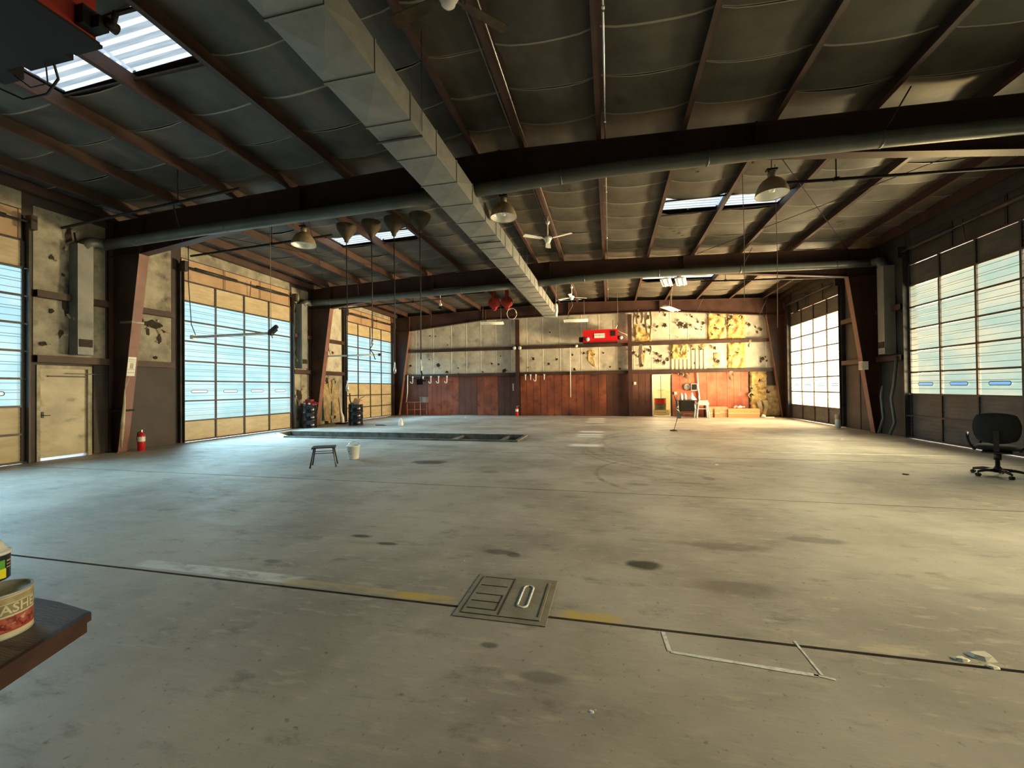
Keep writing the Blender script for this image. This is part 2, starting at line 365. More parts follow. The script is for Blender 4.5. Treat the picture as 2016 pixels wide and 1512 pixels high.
# inspection pit ---------------------------------------------------------------
pit = empty('inspection_pit', (-6.5, 12.05, -1.4), 'long dark inspection pit with pale steel curb in the floor', 'pit')
b = MB(); x0, x1, y0, y1 = -11.2, -2.5, 11.3, 12.8
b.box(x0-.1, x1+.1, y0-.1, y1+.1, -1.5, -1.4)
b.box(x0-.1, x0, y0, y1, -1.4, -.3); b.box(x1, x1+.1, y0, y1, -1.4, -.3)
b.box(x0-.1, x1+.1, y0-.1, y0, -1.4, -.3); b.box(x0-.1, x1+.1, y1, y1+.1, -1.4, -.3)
b.box(x0-.0, x1, y0-.0, y0+.015, -.32, -.001); b.box(x0, x1, y1-.015, y1, -.32, -.001); b.box(x1-.015, x1, y0, y1, -.32, -.001)  # near-black strips cover the pale slab edges
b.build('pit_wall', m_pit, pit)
b = MB(); b.add([(-10.15,11.32,-.1),(-11.14,12.06,-.1),(-11.14,12.18,-.1),(-10.02,11.36,-.1),(-10.15,11.32,.045),(-11.14,12.06,.045),(-11.14,12.18,.045),(-10.02,11.36,.045)], [(0,3,2,1),(4,5,6,7),(0,1,5,4),(1,2,6,5),(2,3,7,6),(3,0,4,7)]); b.build('curb_rail', m_seam, pit)
for (a0, a1, c0, c1) in ((-10.15, x1, y0-.0, y0+.09), (x0, x1, y1-.09, y1), (x0, x0+.09, 12.1, y1-.09), (x1-.09, x1, y0+.09, y1-.09)):
    b = MB(); b.box(a0, a1, c0, c1, -.12, .045); b.build('curb_rail', m_curb, pit)
for xx in (-3.1, -4.6):
    b = MB(); b.box(xx-.04, xx+.04, y0+.09, y1-.09, -.06, .0); b.build('cross_bar', m_curb, pit)

# floor hatch --------------------------------------------------------------------
h = empty('floor_hatch', (-.72, 2.92, 0), 'square scuffed steel hatch plate in the floor with an oblong ring', 'hatch')
b = MB(); b.box(-1.03,-.41,2.60,3.23,.0,.006); b.build('frame_plate', m_plate, h)
b = MB(); b.box(-.985,-.455,2.645,3.185,.006,.012); b.build('cover', m_plate, h)
b = MB(); b.box(-.735,-.728,2.655,3.18,.012,.015); b.box(-.97,-.74,3.165,3.17,.012,.015)
for yy in (2.70, 2.80, 2.90, 3.03): b.box(-.965,-.76,yy,yy+.006,.012,.0155)
b.box(-.765,-.76,2.70,2.90,.012,.0155); b.box(-.475,-.470,2.68,3.15,.012,.0155)
b.build('raised_rib', m_joint, h)
b = MB(); pts = []
for k in range(25):
    t = 2*math.pi*k/24; pts.append((-.60+.035*math.cos(t)*1.0, 2.93 + (.12 if math.sin(t) > 0 else -.12)*1.0 + .035*math.sin(t), .014))
b.tube(pts, .007, 6, cap=False); b.build('oblong_ring', m_chalk, h)

# spray-paint marks (thin paint layer) ----------------------------------------------
def ribbon(b_, p, q, w_, z=.0):
    p = Vector((*p, 0)); q = Vector((*q, 0)); d = (q-p).normalized(); n_ = Vector((-d.y, d.x, 0)) * w_/2
    k = 9; vs = []; fs = []
    for i in range(k+1):
        t = i/k; m = p.lerp(q, t); ww = random.uniform(.7, 1.15)
        vs += [tuple(m + n_*ww + Vector((0,0,.0025))), tuple(m - n_*ww + Vector((0,0,.0025)))]
        if i: fs.append((2*i-2, 2*i-1, 2*i+1, 2*i))
    b_.add(vs, fs)
b = MB(); ribbon(b, (.30,2.70), (.312,2.51), .028); ribbon(b, (.318,2.505), (1.03,2.46), .028); ribbon(b, (1.01,2.465), (1.10,2.445), .016); ribbon(b, (1.035,2.76), (1.05,2.47), .015)
tag(b.build('paint_mark', m_chalk), 'white sprayed open bracket mark on the near concrete', 'marking')

# ------------------------------------------------------------------ walls
wl = struct('wall_left', (LX, 9, 0), 'grimy insulated left wall with steel girts'); wr = struct('wall_right', (RX, 9, 0), 'shadowed insulated right wall')
wf = struct('wall_back', (XR, FY, 0), 'far end wall with torn insulation above red liner panels'); wb = struct('wall_front', (XR, BY, 0), 'plain end wall behind the viewer')
def P3(pl, a, z, o):
    """point on a wall: a along the wall, z up, o = offset into the room"""
    if pl == 'L': return (LX - .03 + o, a, z)
    if pl == 'R': return (RX + .03 - o, a, z)
    return (a, FY - o, z)
def wbox(b_, pl, a0, a1, z0, z1, o0, o1, mi=0):
    p, q = P3(pl, a0, z0, o0), P3(pl, a1, z1, o1)
    return b_.box(min(p[0],q[0]), max(p[0],q[0]), min(p[1],q[1]), max(p[1],q[1]), z0, z1, mi)
def pillow(pl, a0, a1, z0, z1, m, parent, bulge=.03, name='insulation_panel', base=.014, na=4, nz_=5):
    vs = []; fs = []
    for j in range(nz_+1):
        for i in range(na+1):
            u, v = i/na, j/nz_
            a = a0 + (a1-a0)*u; z = z0 + (z1-z0)*v
            o = base + bulge*math.sin(math.pi*u)*math.sin(math.pi*v) + .012*noise.noise(Vector((a*2.3, z*2.1, 3.1)))*(0 < i < na)
            vs.append(P3(pl, a, z, o))
    for j in range(nz_):
        for i in range(na):
            q = j*(na+1)+i; fs.append((q, q+1, q+na+2, q+na+1))
    bb = MB(); bb.add(vs, fs, 0, True)
    return bb.build(name, m, parent)
def lumpy(pl, poly_a0, a1, z0, z1, m, parent, amp=.07, name='exposed_batt', seed=0, taper=None, base=.02):
    a0 = poly_a0; na, nz_ = 14, 18; vs = []; fs = []
    for j in range(nz_+1):
        for i in range(na+1):
            u, v = i/na, j/nz_
            a = a0 + (a1-a0)*u; z = z0 + (z1-z0)*v
            if taper: a, z = taper(u, v, a, z)
            e = min(u, 1-u, v, 1-v)
            n_ = noise.noise(Vector((a*4+seed, z*4, seed))) + .6*noise.noise(Vector((a*11, z*11+seed, 2)))
            if e < .01: a += .05*noise.noise(Vector((z*7, seed, 1))); z += .06*noise.noise(Vector((a*7, seed, 5)))
            o = base + (amp*.7 + amp*n_)*(0 if e < .01 else 1)
            vs.append(P3(pl, a, z, max(o, base*.6)))
    for j in range(nz_):
        for i in range(na):
            q = j*(na+1)+i; fs.append((q, q+1, q+na+2, q+na+1))
    bb = MB(); bb.add(vs, fs, 0, True)
    return bb.build(name, m, parent)
def tear(pl, a, z, w_, h_, parent, n=3, base=.05, flap=None, batt=None):
    """torn hole: dark ragged opening with curled flaps of facing around it"""
    bb = MB(); k = 11; vs = [P3(pl, a, z, base)]
    for i in range(k):
        t = 2*math.pi*i/k; r = random.uniform(.55, 1.15)
        vs.append(P3(pl, a + w_/2*r*math.cos(t), z + h_/2*r*math.sin(t), base))
    bb.add(vs, [(0, i+1, (i+1) % k + 1) for i in range(k)], 0)
    for q in range(n):
        t = random.uniform(0, 2*math.pi); ca, sa = math.cos(t), math.sin(t); L_ = random.uniform(.35, .8)*max(w_, h_)*.7; ww = random.uniform(.2, .4)*min(w_, h_)
        ba, bz = a + w_*.42*ca, z + h_*.42*sa; vs = []; fs = []
        for s_ in range(5):
            u = s_/4; out = base + .005 + .10*math.sin(u*2.6)*min(1, L_*3); d = L_*.55*math.sin(u*2.2); dr = -.25*L_*u*u
            wd = ww*(1-u*.75)
            for sg in (-1, 1): vs.append(P3(pl, ba + ca*d - sa*wd*sg*.5, bz + sa*d + ca*wd*sg*.5 + dr, out + .015*sg))
            if s_: fs.append((2*s_-2, 2*s_-1, 2*s_+1, 2*s_))
        bb.add(vs, fs, 1, True)
    return bb.build('torn_patch', [m_hole, flap or m_flap], parent)
def girt(pl, a0, a1, z, parent, m=None):
    bb = MB(); wbox(bb, pl, a0, a1, z-.075, z-.06, .02, .16); wbox(bb, pl, a0, a1, z+.06, z+.075, .02, .16); wbox(bb, pl, a0, a1, z-.075, z+.075, .15, .165)
    bb.build('girt', m or m_purlin, parent)
ZW = 5.95
# outer skins (solid backing) with the bay door openings left clear
DOORS_L = [(2.0, 6.27), (9.68, 13.95), (17.38, 21.70)]
DOORS_R = [(1.98, 6.25), (9.38, 13.66), (17.08, 21.40)]  # first opening belongs to the added door out of view
def skins(pl, doors, parent):
    y = BY
    for a, c in doors + [(FY, FY)]:
        if pl == 'L' and a == 9.68:                       # walk-in door opening
            for q0, q1, z0 in ((y, 6.55, 0), (6.55, 7.46, 2.08), (7.46, a, 0)):
                b = MB(); wbox(b, pl, q0, q1, z0, ZW, -.12, 0); b.build('outer_sheet', m_brown, parent)
        else:
            b = MB(); wbox(b, pl, y, a, 0, ZW, -.12, 0); b.build('outer_sheet', m_brown, parent)
        if c > a:
            b = MB(); wbox(b, pl, a, c, 4.78, ZW, -.12, 0); b.build('outer_sheet', m_brown, parent)
        y = c
skins('L', DOORS_L, wl); skins('R', DOORS_R, wr)
b = MB(); b.box(LX-.15, 2.16, FY, FY+.12, 0, ZW+.2); b.box(3.0, RX+.15, FY, FY+.12, 0, ZW+.2); b.box(2.16, 3.0, FY, FY+.12, 2.07, ZW+.2)
b.build('outer_sheet', m_brown, wf)
b = MB(); b.box(LX-.15, RX+.15, BY-.12, BY, 0, ZW+.3); b.build('outer_sheet', m_brown, wb)

# left wall bays
def bay(pl, a0, a1, parent, mi, ml, liner=True, cols=None):
    n = cols or max(1, round((a1-a0)/.95)); st = (a1-a0)/n
    for i in range(n):
        q0, q1 = a0 + i*st + .006, a0 + (i+1)*st - .006
        pillow(pl, q0, q1, 2.34, 3.60, mi, parent, .04); pillow(pl, q0, q1, 3.76, 5.60, mi, parent, .05)
        if liner:
            b = MB(); wbox(b, pl, q0, q1, .02, 2.15, 0, .03); wbox(b, pl, q0, q0+.02, .02, 2.15, .03, .045); b.build('liner_panel', ml, parent)
    girt(pl, a0, a1, 2.25, parent); girt(pl, a0, a1, 3.68, parent)
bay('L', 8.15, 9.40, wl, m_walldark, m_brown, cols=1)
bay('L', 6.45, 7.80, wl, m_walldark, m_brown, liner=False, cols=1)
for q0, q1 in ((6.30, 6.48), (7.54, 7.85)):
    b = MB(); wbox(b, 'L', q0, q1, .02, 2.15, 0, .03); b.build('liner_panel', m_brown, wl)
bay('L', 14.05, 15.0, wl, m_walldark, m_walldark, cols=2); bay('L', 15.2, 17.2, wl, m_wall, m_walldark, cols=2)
bay('R', 13.85, 15.0, wr, m_shade, m_shade, cols=1); bay('R', 15.2, 16.95, wr, m_shade, m_shade, cols=2)
for a, z, w_, h_ in [(7.05,5.1,.16,.5),(7.2,4.72,.16,.45),(6.75,4.55,.12,.14),(6.95,4.2,.10,.08),(7.0,3.5,.12,.45),(6.75,3.35,.12,.15),(6.9,2.85,.12,.22),(7.15,2.85,.07,.12),(6.6,2.6,.16,.12),(7.3,2.62,.12,.08),
                     (8.9,3.35,.50,.26),(8.75,3.15,.10,.26),(9.05,2.95,.14,.3),(8.95,2.45,.10,.1),(9.15,3.2,.16,.14),(8.6,3.4,.14,.2)]:
    tear('L', a, z, w_, h_, wl, 3 if h_ > .15 else 1, .055)
for a, z, w_, h_ in [(14.3,4.7,.3,.6),(14.3,3.1,.25,.7),(14.35,2.5,.2,.35),(14.7,3.0,.14,.4),(16.2,3.3,.14,.2),(16.5,3.2,.16,.16),(16.1,1.9,.3,.3),(16.6,1.85,.25,.3),(14.4,1.3,.35,.6),(14.7,.8,.4,.4)]:
    tear('L', a, z, w_, h_, wl, 4, .06)
# hanging strips of torn facing in the bay by the second column
for a, z1, z0, w_ in [(15.85,1.95,.15,.16),(16.05,1.8,.05,.15),(16.45,1.95,.35,.12),(16.65,1.7,.2,.15),(16.2,2.0,1.0,.12)]:
    vs = []; fs = []
    for i in range(9):
        u = i/8; z = z1 + (z0-z1)*u; o = .08 + .13*u + .03*math.sin(u*9+a*5)
        for sg in (-1, 1): vs.append(P3('L', a + sg*w_/2*(1+.3*math.sin(u*7+sg)), z, o + .02*sg))
        if i: fs.append((2*i-2, 2*i-1, 2*i+1, 2*i))
    b = MB(); b.add(vs, fs, 0, True); b.build('hanging_strip', m_battg, wl)
# header sheets above the doors
def header(pl, a0, a1, parent, m):
    n = 3; st = (a1-a0)/n
    for i in range(n):
        b = MB(); wbox(b, pl, a0+i*st+.01, a0+(i+1)*st-.01, 4.80, 5.42, .0, .03); wbox(b, pl, a0+(i+1)*st-.06, a0+(i+1)*st-.03, 4.80, 5.42, .03, .05); b.build('header_sheet', m, parent)
    b = MB(); wbox(b, pl, a0, a1, 4.76, 4.80, .0, .06); b.build('header_trim', m_purlin, parent)
    pillow(pl, a0, a1, 5.45, 5.85, m_walldark if pl == 'L' else m_shade, parent, .02)
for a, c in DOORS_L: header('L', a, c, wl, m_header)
for a, c in DOORS_R: header('R', a, c, wr, m_shade)
b = MB(); wbox(b, 'R', 20.6, 20.95, 4.72, 5.15, .04, .10); b.build('vent_box', m_track, wr)
b = MB(); wbox(b, 'L', 21.72, FY, .0, 5.6, 0, .05); b.build('corner_sheet', m_liner2, wl)
b = MB(); wbox(b, 'R', 21.42, FY, .0, 5.6, 0, .05); b.build('corner_sheet', m_brown, wr)

# ------------------------------------------------------------------ far wall
seams = [-12.15,-11.75,-10.91,-9.82,-8.72,-7.82,-6.98,-6.10,-5.23,-4.35,-3.48,-2.55,-1.42,-.50,.40,1.25,2.12,3.02,3.86,4.72,5.60,6.48,7.35,8.1]
for i in range(len(seams)-1):
    a0, a1 = seams[i]+.005, seams[i+1]-.005
    for row, (z0, z1) in enumerate(((2.34, 3.60), (3.74, 5.55 if True else 0))):
        if row == 0 and 3.0 < a0 < 4.7: continue          # ribbed sheet showing there
        pillow('F', a0, a1, z0, z1, m_wall, wf, .02, na=4, nz_=4)
        b = MB(); wbox(b, 'F', a1-.016, a1+.016, z0, z1, .0, .024); b.build('joint_strip', m_seam, wf)
# exposed ribbed sheet
b = MB(); wbox(b, 'F', 3.02, 4.72, 2.33, 3.60, 0, .015)
b.build('ribbed_sheet', m_rib, wf)
for k in range(9):
    b = MB(); x = 3.10 + k*.19; b.prism_y([(x-.045, 2.33), (x+.045, 2.33), (x+.045, 3.45), (x-.045, 3.45)], FY-.055, FY-.015); b.build('sheet_rib', m_rib, wf)
girt('F', LX+.3, -4.96, 2.25, wf); girt('F', -4.74, .93, 2.25, wf); girt('F', 1.15, 7.9, 2.25, wf)
girt('F', LX+.3, -4.96, 3.68, wf); girt('F', -4.74, .93, 3.68, wf); girt('F', 1.15, 7.9, 3.68, wf)
# liner panels
ls = [(-12.15,-10.18,m_liner2),(-10.18,-9.37,m_liner),(-9.37,-8.29,m_liner3 if False else m_liner),(-8.29,-7.21,m_liner2),(-7.21,-6.0,m_liner),(-6.0,-4.96,m_liner2),(-4.74,-3.62,m_liner),(-3.62,-2.49,m_liner),
      (-2.49,-1.29,m_liner),(-1.29,-.16,m_liner),(-.16,.93,m_liner2),(1.15,2.12,m_liner2),(3.04,4.24,m_liner3),(4.24,5.60,m_liner3),(5.60,6.55,m_liner3)]
for i, (a0, a1, m) in enumerate(ls):
    b = MB(); o = .03 + .008*(i % 2)
    wbox(b, 'F', a0+.006, a1-.006, .01, 2.17, 0, o)
    for k in range(1, 3): x = a0 + (a1-a0)*k/3; wbox(b, 'F', x-.012, x+.012, .01, 2.17, o, o+.006)
    b.build('liner_panel', m, wf)
# batts and tears on the far wall, from the photograph
lumpy('F', 1.28, 2.12, 3.75, 4.75, m_batt, wf, .07, seed=1, taper=lambda u, v, a, z: (a, 3.75 + (z-3.75)*(1-.55*u)))
lumpy('F', 4.74, 5.56, 3.74, 5.25, m_batt, wf, .08, seed=2); lumpy('F', 5.62, 6.46, 3.72, 5.25, m_batt, wf, .08, seed=3)
lumpy('F', 5.62, 6.48, 2.32, 3.62, m_batt, wf, .07, seed=4); lumpy('F', 3.02, 3.85, 2.85, 3.62, m_batt, wf, .09, seed=5)
lumpy('F', 3.85, 4.70, 3.36, 3.62, m_battg, wf, .05, seed=6)
lumpy('F', 6.62, 7.35, .05, 2.2, m_batt, wf, .10, seed=7); lumpy('F', 7.3, 7.95, .05, 1.5, m_battg, wf, .10, seed=8)
lumpy('F', 1.5, 1.85, 2.55, 3.45, m_battg, wf, .04, seed=9, taper=lambda u, v, a, z: (1.68+(a-1.68)*(.25+.75*v), z))
lumpy('F', 5.0, 5.3, 2.45, 3.15, m_battg, wf, .03, seed=10); lumpy('F', -1.12,-.72, 2.55, 3.45, m_batt, wf, .03, seed=11, taper=lambda u, v, a, z: (a, z) if v > .35 else (-.72+(a+.72)*(v/.35), z))
def fz(u, v):                                            # far-wall pixel -> (x, z)
    a = (u-1008)/820.6; c = (v-756)/820.6
    rx = WX[0]*a + WX[1]*c + WX[2]; ry = WY[0]*a + WY[1]*c + WY[2]; rz = WZ[0]*a + WZ[1]*c + WZ[2]
    t = FY/ry; return rx*t, 1.5 + rz*t
for zx, zy, s in [(195,725,1.4),(415,720,1.9),(485,775,1.4),(345,675,.7),(490,560,.6),(575,745,.7),(840,710,1.0),(895,715,1.0),(940,765,2.0),(910,650,.6),(350,490,.8),(395,493,.7),(1170,670,1.2),(1290,710,1.3),(1355,675,1.1),
                  (1495,755,1.2),(1480,640,1.1),(1570,625,1.0),(1635,630,1.9),(1725,625,.8),(1780,735,.8),(1855,750,.9),(1300,460,.7),(575,790,.7),(770,775,.8),(1130,740,.6)]:
    x, z = fz(760+zx/4.032, 540+zy/4.032); tear('F', x, z, .14*s, .13*s, wf, 4 if s > .9 else 2, .035)
for zx, zy, s in [(375,415,1.2),(435,405,1.5),(560,395,2.2),(600,410,1.6),(640,405,1.1),(740,390,1.2),(380,685,1.5),(430,700,1.5),(405,650,1.2),(235,650,1.3),(255,720,1.3),(855,690,1.4),(830,585,1.2),(1210,670,1.3),(1195,440,1.1),(1100,400,1.2),
                  (500,640,1.6),(560,620,1.8),(610,600,1.5),(660,585,1.3),(720,585,1.2),(220,330,1.5),(300,340,1.6),(320,420,1.3),(190,620,1.3),(860,330,1.2),(960,340,1.5),(1040,340,1.4),(310,600,1.2),(560,790,1.3),(600,805,1.4),(520,780,1.2),(945,400,1.8),(940,360,1.6),
                  (1130,900,1.4),(1120,960,1.5),(1180,840,1.2),(1250,930,1.4)]:
    x, z = fz(1200+zx/4.032, 540+zy/4.032); tear('F', x, z, .14*s, .15*s, wf, 6, .09 if 4.7 < x < 7.9 else .055)
rnd = random.Random(21)
for i in range(34):
    x = rnd.uniform(1.3, 7.6); z = rnd.choice([rnd.uniform(2.5, 3.5), rnd.uniform(3.9, 5.1), rnd.uniform(4.2, 5.15)])
    s_ = rnd.uniform(.05, .15); tear('F', x, z, s_, s_*rnd.uniform(.8, 1.8), wf, 4, .09 if 4.7 < x < 6.5 else .05)
# hanging rags of facing
for zx, z0y, z1y, w_ in [(215,285,400,.12),(250,280,390,.16),(285,285,470,.14),(320,285,520,.10),(190,300,440,.08),(950,770,840,.14),(970,770,810,.08),(600,770,830,.12),(620,770,800,.08),(560,770,800,.1),(1100,520,580,.10),(780,300,350,.08),(240,560,740,.16),(320,570,640,.1),(560,565,640,.12),(1180,1000,1120,.2),(1225,1000,1130,.2)]:
    x, za = fz(1200+zx/4.032, 540+z0y/4.032); _, zb_ = fz(1200+zx/4.032, 540+z1y/4.032)
    vs = []; fs = []
    for i in range(7):
        u = i/6; z = za + (zb_-za)*u; o = .17 + .05*math.sin(u*6+zx)
        for sg in (-1, 1): vs.append(P3('F', x + sg*w_/2*(1-.6*u) + .03*math.sin(u*5+zx), z, o + .025*sg))
        if i: fs.append((2*i-2, 2*i-1, 2*i+1, 2*i))
    b = MB(); b.add(vs, fs, 0, True); b.build('hanging_strip', m_flap, wf)
# end-wall posts
for x in (-4.85, 1.04):
    b = MB(); top = zt(x)+dz(FY)-.66; b.box(x-.1, x+.1, FY-.28, FY-.27, 0, top); b.box(x-.1, x+.1, FY-.11, FY-.10, 0, top); b.box(x-.006, x+.006, FY-.27, FY-.11, 0, top)
    tag(b.build('wall_post', m_steel), 'red-brown steel end-wall post %s' % ('left of the red heater' if x < 0 else 'between the red heater and the open doorway'), 'post')
# open far doorway and the lit room beyond
d = struct('door_1', (2.58, FY, 0), 'open narrow doorway in the far wall showing a bright store room')
for q0, q1, z0, z1 in ((2.10,2.16,0,2.11),(3.0,3.06,0,2.11),(2.10,3.06,2.07,2.12)):
    b = MB(); b.box(q0, q1, FY-.07, FY+.12, z0, z1); b.build('door_frame', m_seam if q0 < 2.15 else m_track, d)
rm = struct('wall_store', (2.6, FY+2, 0), 'cream walls of the small lit room beyond the doorway')
b = MB(); b.box(1.6,3.9,24.6,24.7,-.02,2.6); b.box(1.5,1.6,FY+.12,24.7,-.02,2.6); b.box(3.9,4.0,FY+.12,24.7,-.02,2.6); b.box(1.5,4,FY+.12,24.7,2.6,2.7); b.build('plaster', m_gold, rm)
b = MB(); b.box(1.5,4,FY+.12,24.7,-.1,-.0); b.build('store_floor', m_gold, rm)
for z in (.16, .30): b = MB(); b.box(2.16, 3.0, FY+.5, FY+.54, z-.13, z-.01); b.build('threshold_board', m_gold, rm)
b = MB(); b.tube([(2.78, 24.5, .1), (2.78, 24.5, 2.5)], .015, 6); b.tube([(2.6, 24.5, 1.3), (2.95, 24.5, 1.3)], .012, 6); b.build('wall_pipe', m_track, rm)
t = empty('added_bulb', (2.6, 23.4, 2.3), 'added unseen bulb that brightens the small room beyond the open doorway', 'lamp')  # lamp made up to brighten the store room
b = MB(); b.lathe([(.0,-.06),(.04,-.04),(.05,0),(.03,.05),(.015,.08)], (2.6,23.4,2.36), 12)
b.build('bulb', mat('added_bulb_glow', (1,1,1), emit=(1,.85,.55), estr=12), t)  # glowing globe of the added bulb
b = MB(); b.tube([(2.6,23.4,2.44),(2.6,23.4,2.6)], .012, 6); b.build('stem', m_white, t)
ld = bpy.data.lights.new('added_bulb_light', 'POINT'); ld.energy = 110; ld.color = (1,.86,.58); ld.shadow_soft_size = .08
lo = bpy.data.objects.new('added_bulb_light', ld); COL.objects.link(lo); lo.location = (0, 0, -.12); lo.parent = t

# ------------------------------------------------------------------ steel portal frames
def portal(y, label):
    fr = empty('portal_frame', (XR, y, 0), label, 'steel frame')
    D = dz(y)
    knL, knR, bsL, bsR = -11.18, 7.28, -11.88, 7.92; kz = 4.87 + D*.3
    spL, spR = -6.62, 2.50
    def top(x): return zt(x)+D
    def bot(x):
        if x < spL: return kz + (5.37+D-kz)*(x-knL)/(spL-knL)
        if x > spR: return kz + (5.37+D-kz)*(knR-x)/(knR-spR)
        return 5.37+D + .04*(1-abs(x-XR)/4.6)
    for sgn, wx, kn, bs, sp in ((-1, LX+.0, knL, bsL, spL), (1, RX-.0, knR, bsR, spR)):
        b = MB(); tx = top(wx)
        b.prism_y([(wx-sgn*.02, 0), (bs, 0), (kn, kz), (kn, top(kn)), (wx-sgn*.02, tx)][::1], y-.005, y+.005)
        b.plate((wx-sgn*.02, 0, y), (wx-sgn*.02, tx, y), .11, .014)
        b.plate((wx-sgn*.02, kz, y), (kn, kz, y), .10, .012); b.plate((kn, kz, y), (kn, top(kn), y), .11, .016)
        b.box(min(wx, bs)-.02, max(wx, bs)+.02, y-.14, y+.14, 0, .02)
        b.build('column', m_steel, fr)
        b = MB(); b.plate((bs-sgn*.0, 0.02, y), (kn, kz, y), .11, .014); b.build('column_flange', m_flange, fr)
        b = MB(); xs = [kn, sp, XR]
        poly = [(kn, bot(kn)), (sp, bot(sp)), (XR, bot(XR)), (XR, top(XR)), (sp, top(sp)), (kn, top(kn))]
        b.prism_y(poly, y-.005, y+.005)
        for q0, q1 in ((kn, sp), (sp, XR)):
            b.plate((q0, bot(q0), y), (q1, bot(q1), y), .10, .014); b.plate((q0, top(q0), y), (q1, top(q1), y), .10, .014)
        b.build('rafter', m_steel, fr)
        b = MB(); b.box(sp-.018, sp+.018, y-.11, y+.11, bot(sp)-.06, top(sp)+.02)
        for zz in (.08, .2, .36, .48): b.box(sp-.035, sp+.035, y-.08, y-.05, bot(sp)+zz, bot(sp)+zz+.03); b.box(sp-.035, sp+.035, y+.05, y+.08, bot(sp)+zz, bot(sp)+zz+.03)
        b.build('splice_plate', m_steel, fr)
    b = MB(); b.box(XR-.018, XR+.018, y-.11, y+.11, bot(XR)-.05, top(XR)+.02); b.build('splice_plate', m_steel, fr)
    # flange braces from rafter bottom to purlins
    for x in (-9.85, -3.9, 4.2, 7.0):
        if y > 20 or x in (-9.85, 4.2):
            b = MB(); b.tube([(x, y-.1, bot(max(min(x, knR), knL))+.02), (x+.25*(1 if x < XR else 1), y-.55, zt(x)+dz(y)+.02)], .014, 4); b.build('flange_brace', m_purlin, fr)
    return fr
portal(FR[0], 'nearest dark steel portal frame, just behind the biggest lamps')
portal(FR[1], 'middle dark steel portal frame across the building')
portal(FR[2], 'farthest red-brown portal frame standing against the end wall')

# ------------------------------------------------------------------ ceiling: purlins, drooping insulation, skylights, roof deck
ce = struct('ceiling', (XR, 9, 5.7), 'low pitched roof lined with sagging grimy insulation')
def loft(b_, prof, y0, y1, mi=0):                       # prof: list (x, z) without slope; z gets dz(y)
    n = len(prof)
    b_.add([(x, y0, z+dz(y0)) for x, z in prof] + [(x, y1, z+dz(y1)) for x, z in prof],
           [tuple(range(n)), tuple(range(2*n-1, n-1, -1))] + [(i, i+n, (i+1) % n+n, (i+1) % n) for i in range(n)], mi)
for x in PUR:
    z = zt(x); b = MB(); s = 1 if x < XR else -1
    loft(b, [(x-.006, z), (x+.006, z), (x+.006, z+.26), (x-.006, z+.26)], BY, FY)
    loft(b, [(x, z), (x+s*.07, z), (x+s*.07, z+.008), (x, z+.008)], BY, FY); loft(b, [(x+s*.07, z), (x+s*.078, z), (x+s*.078, z+.03), (x+s*.07, z+.03)], BY, FY)
    loft(b, [(x, z+.232), (x-s*.07, z+.232), (x-s*.07, z+.24), (x, z+.24)], BY, FY)
    b.build('purlin', m_purlin, ce)
for x in (LX+.12, RX-.12):
    z = zt(x); b = MB(); loft(b, [(x-.08, z-.02), (x+.08, z-.02), (x+.08, z+.2), (x-.08, z+.2)], BY, FY); b.build('eave_strut', m_purlin, ce)
edges = [LX-.1] + PUR + [RX+.1]
SKY_X = [(PUR[2], PUR[3]), (PUR[3], PUR[4]), (PUR[8+0], PUR[9]), (PUR[9], PUR[10])]
SKY_X = [(PUR[i], PUR[i+1]) for i in (2, 3, 9, 10)]
W = .8875
k0 = math.floor((BY-3.9)/W)
def iszone(k): return k in (0, 8, 16)
def roofz(x, y): return zt(x) + dz(y) + .27
dk = MB()
k = k0
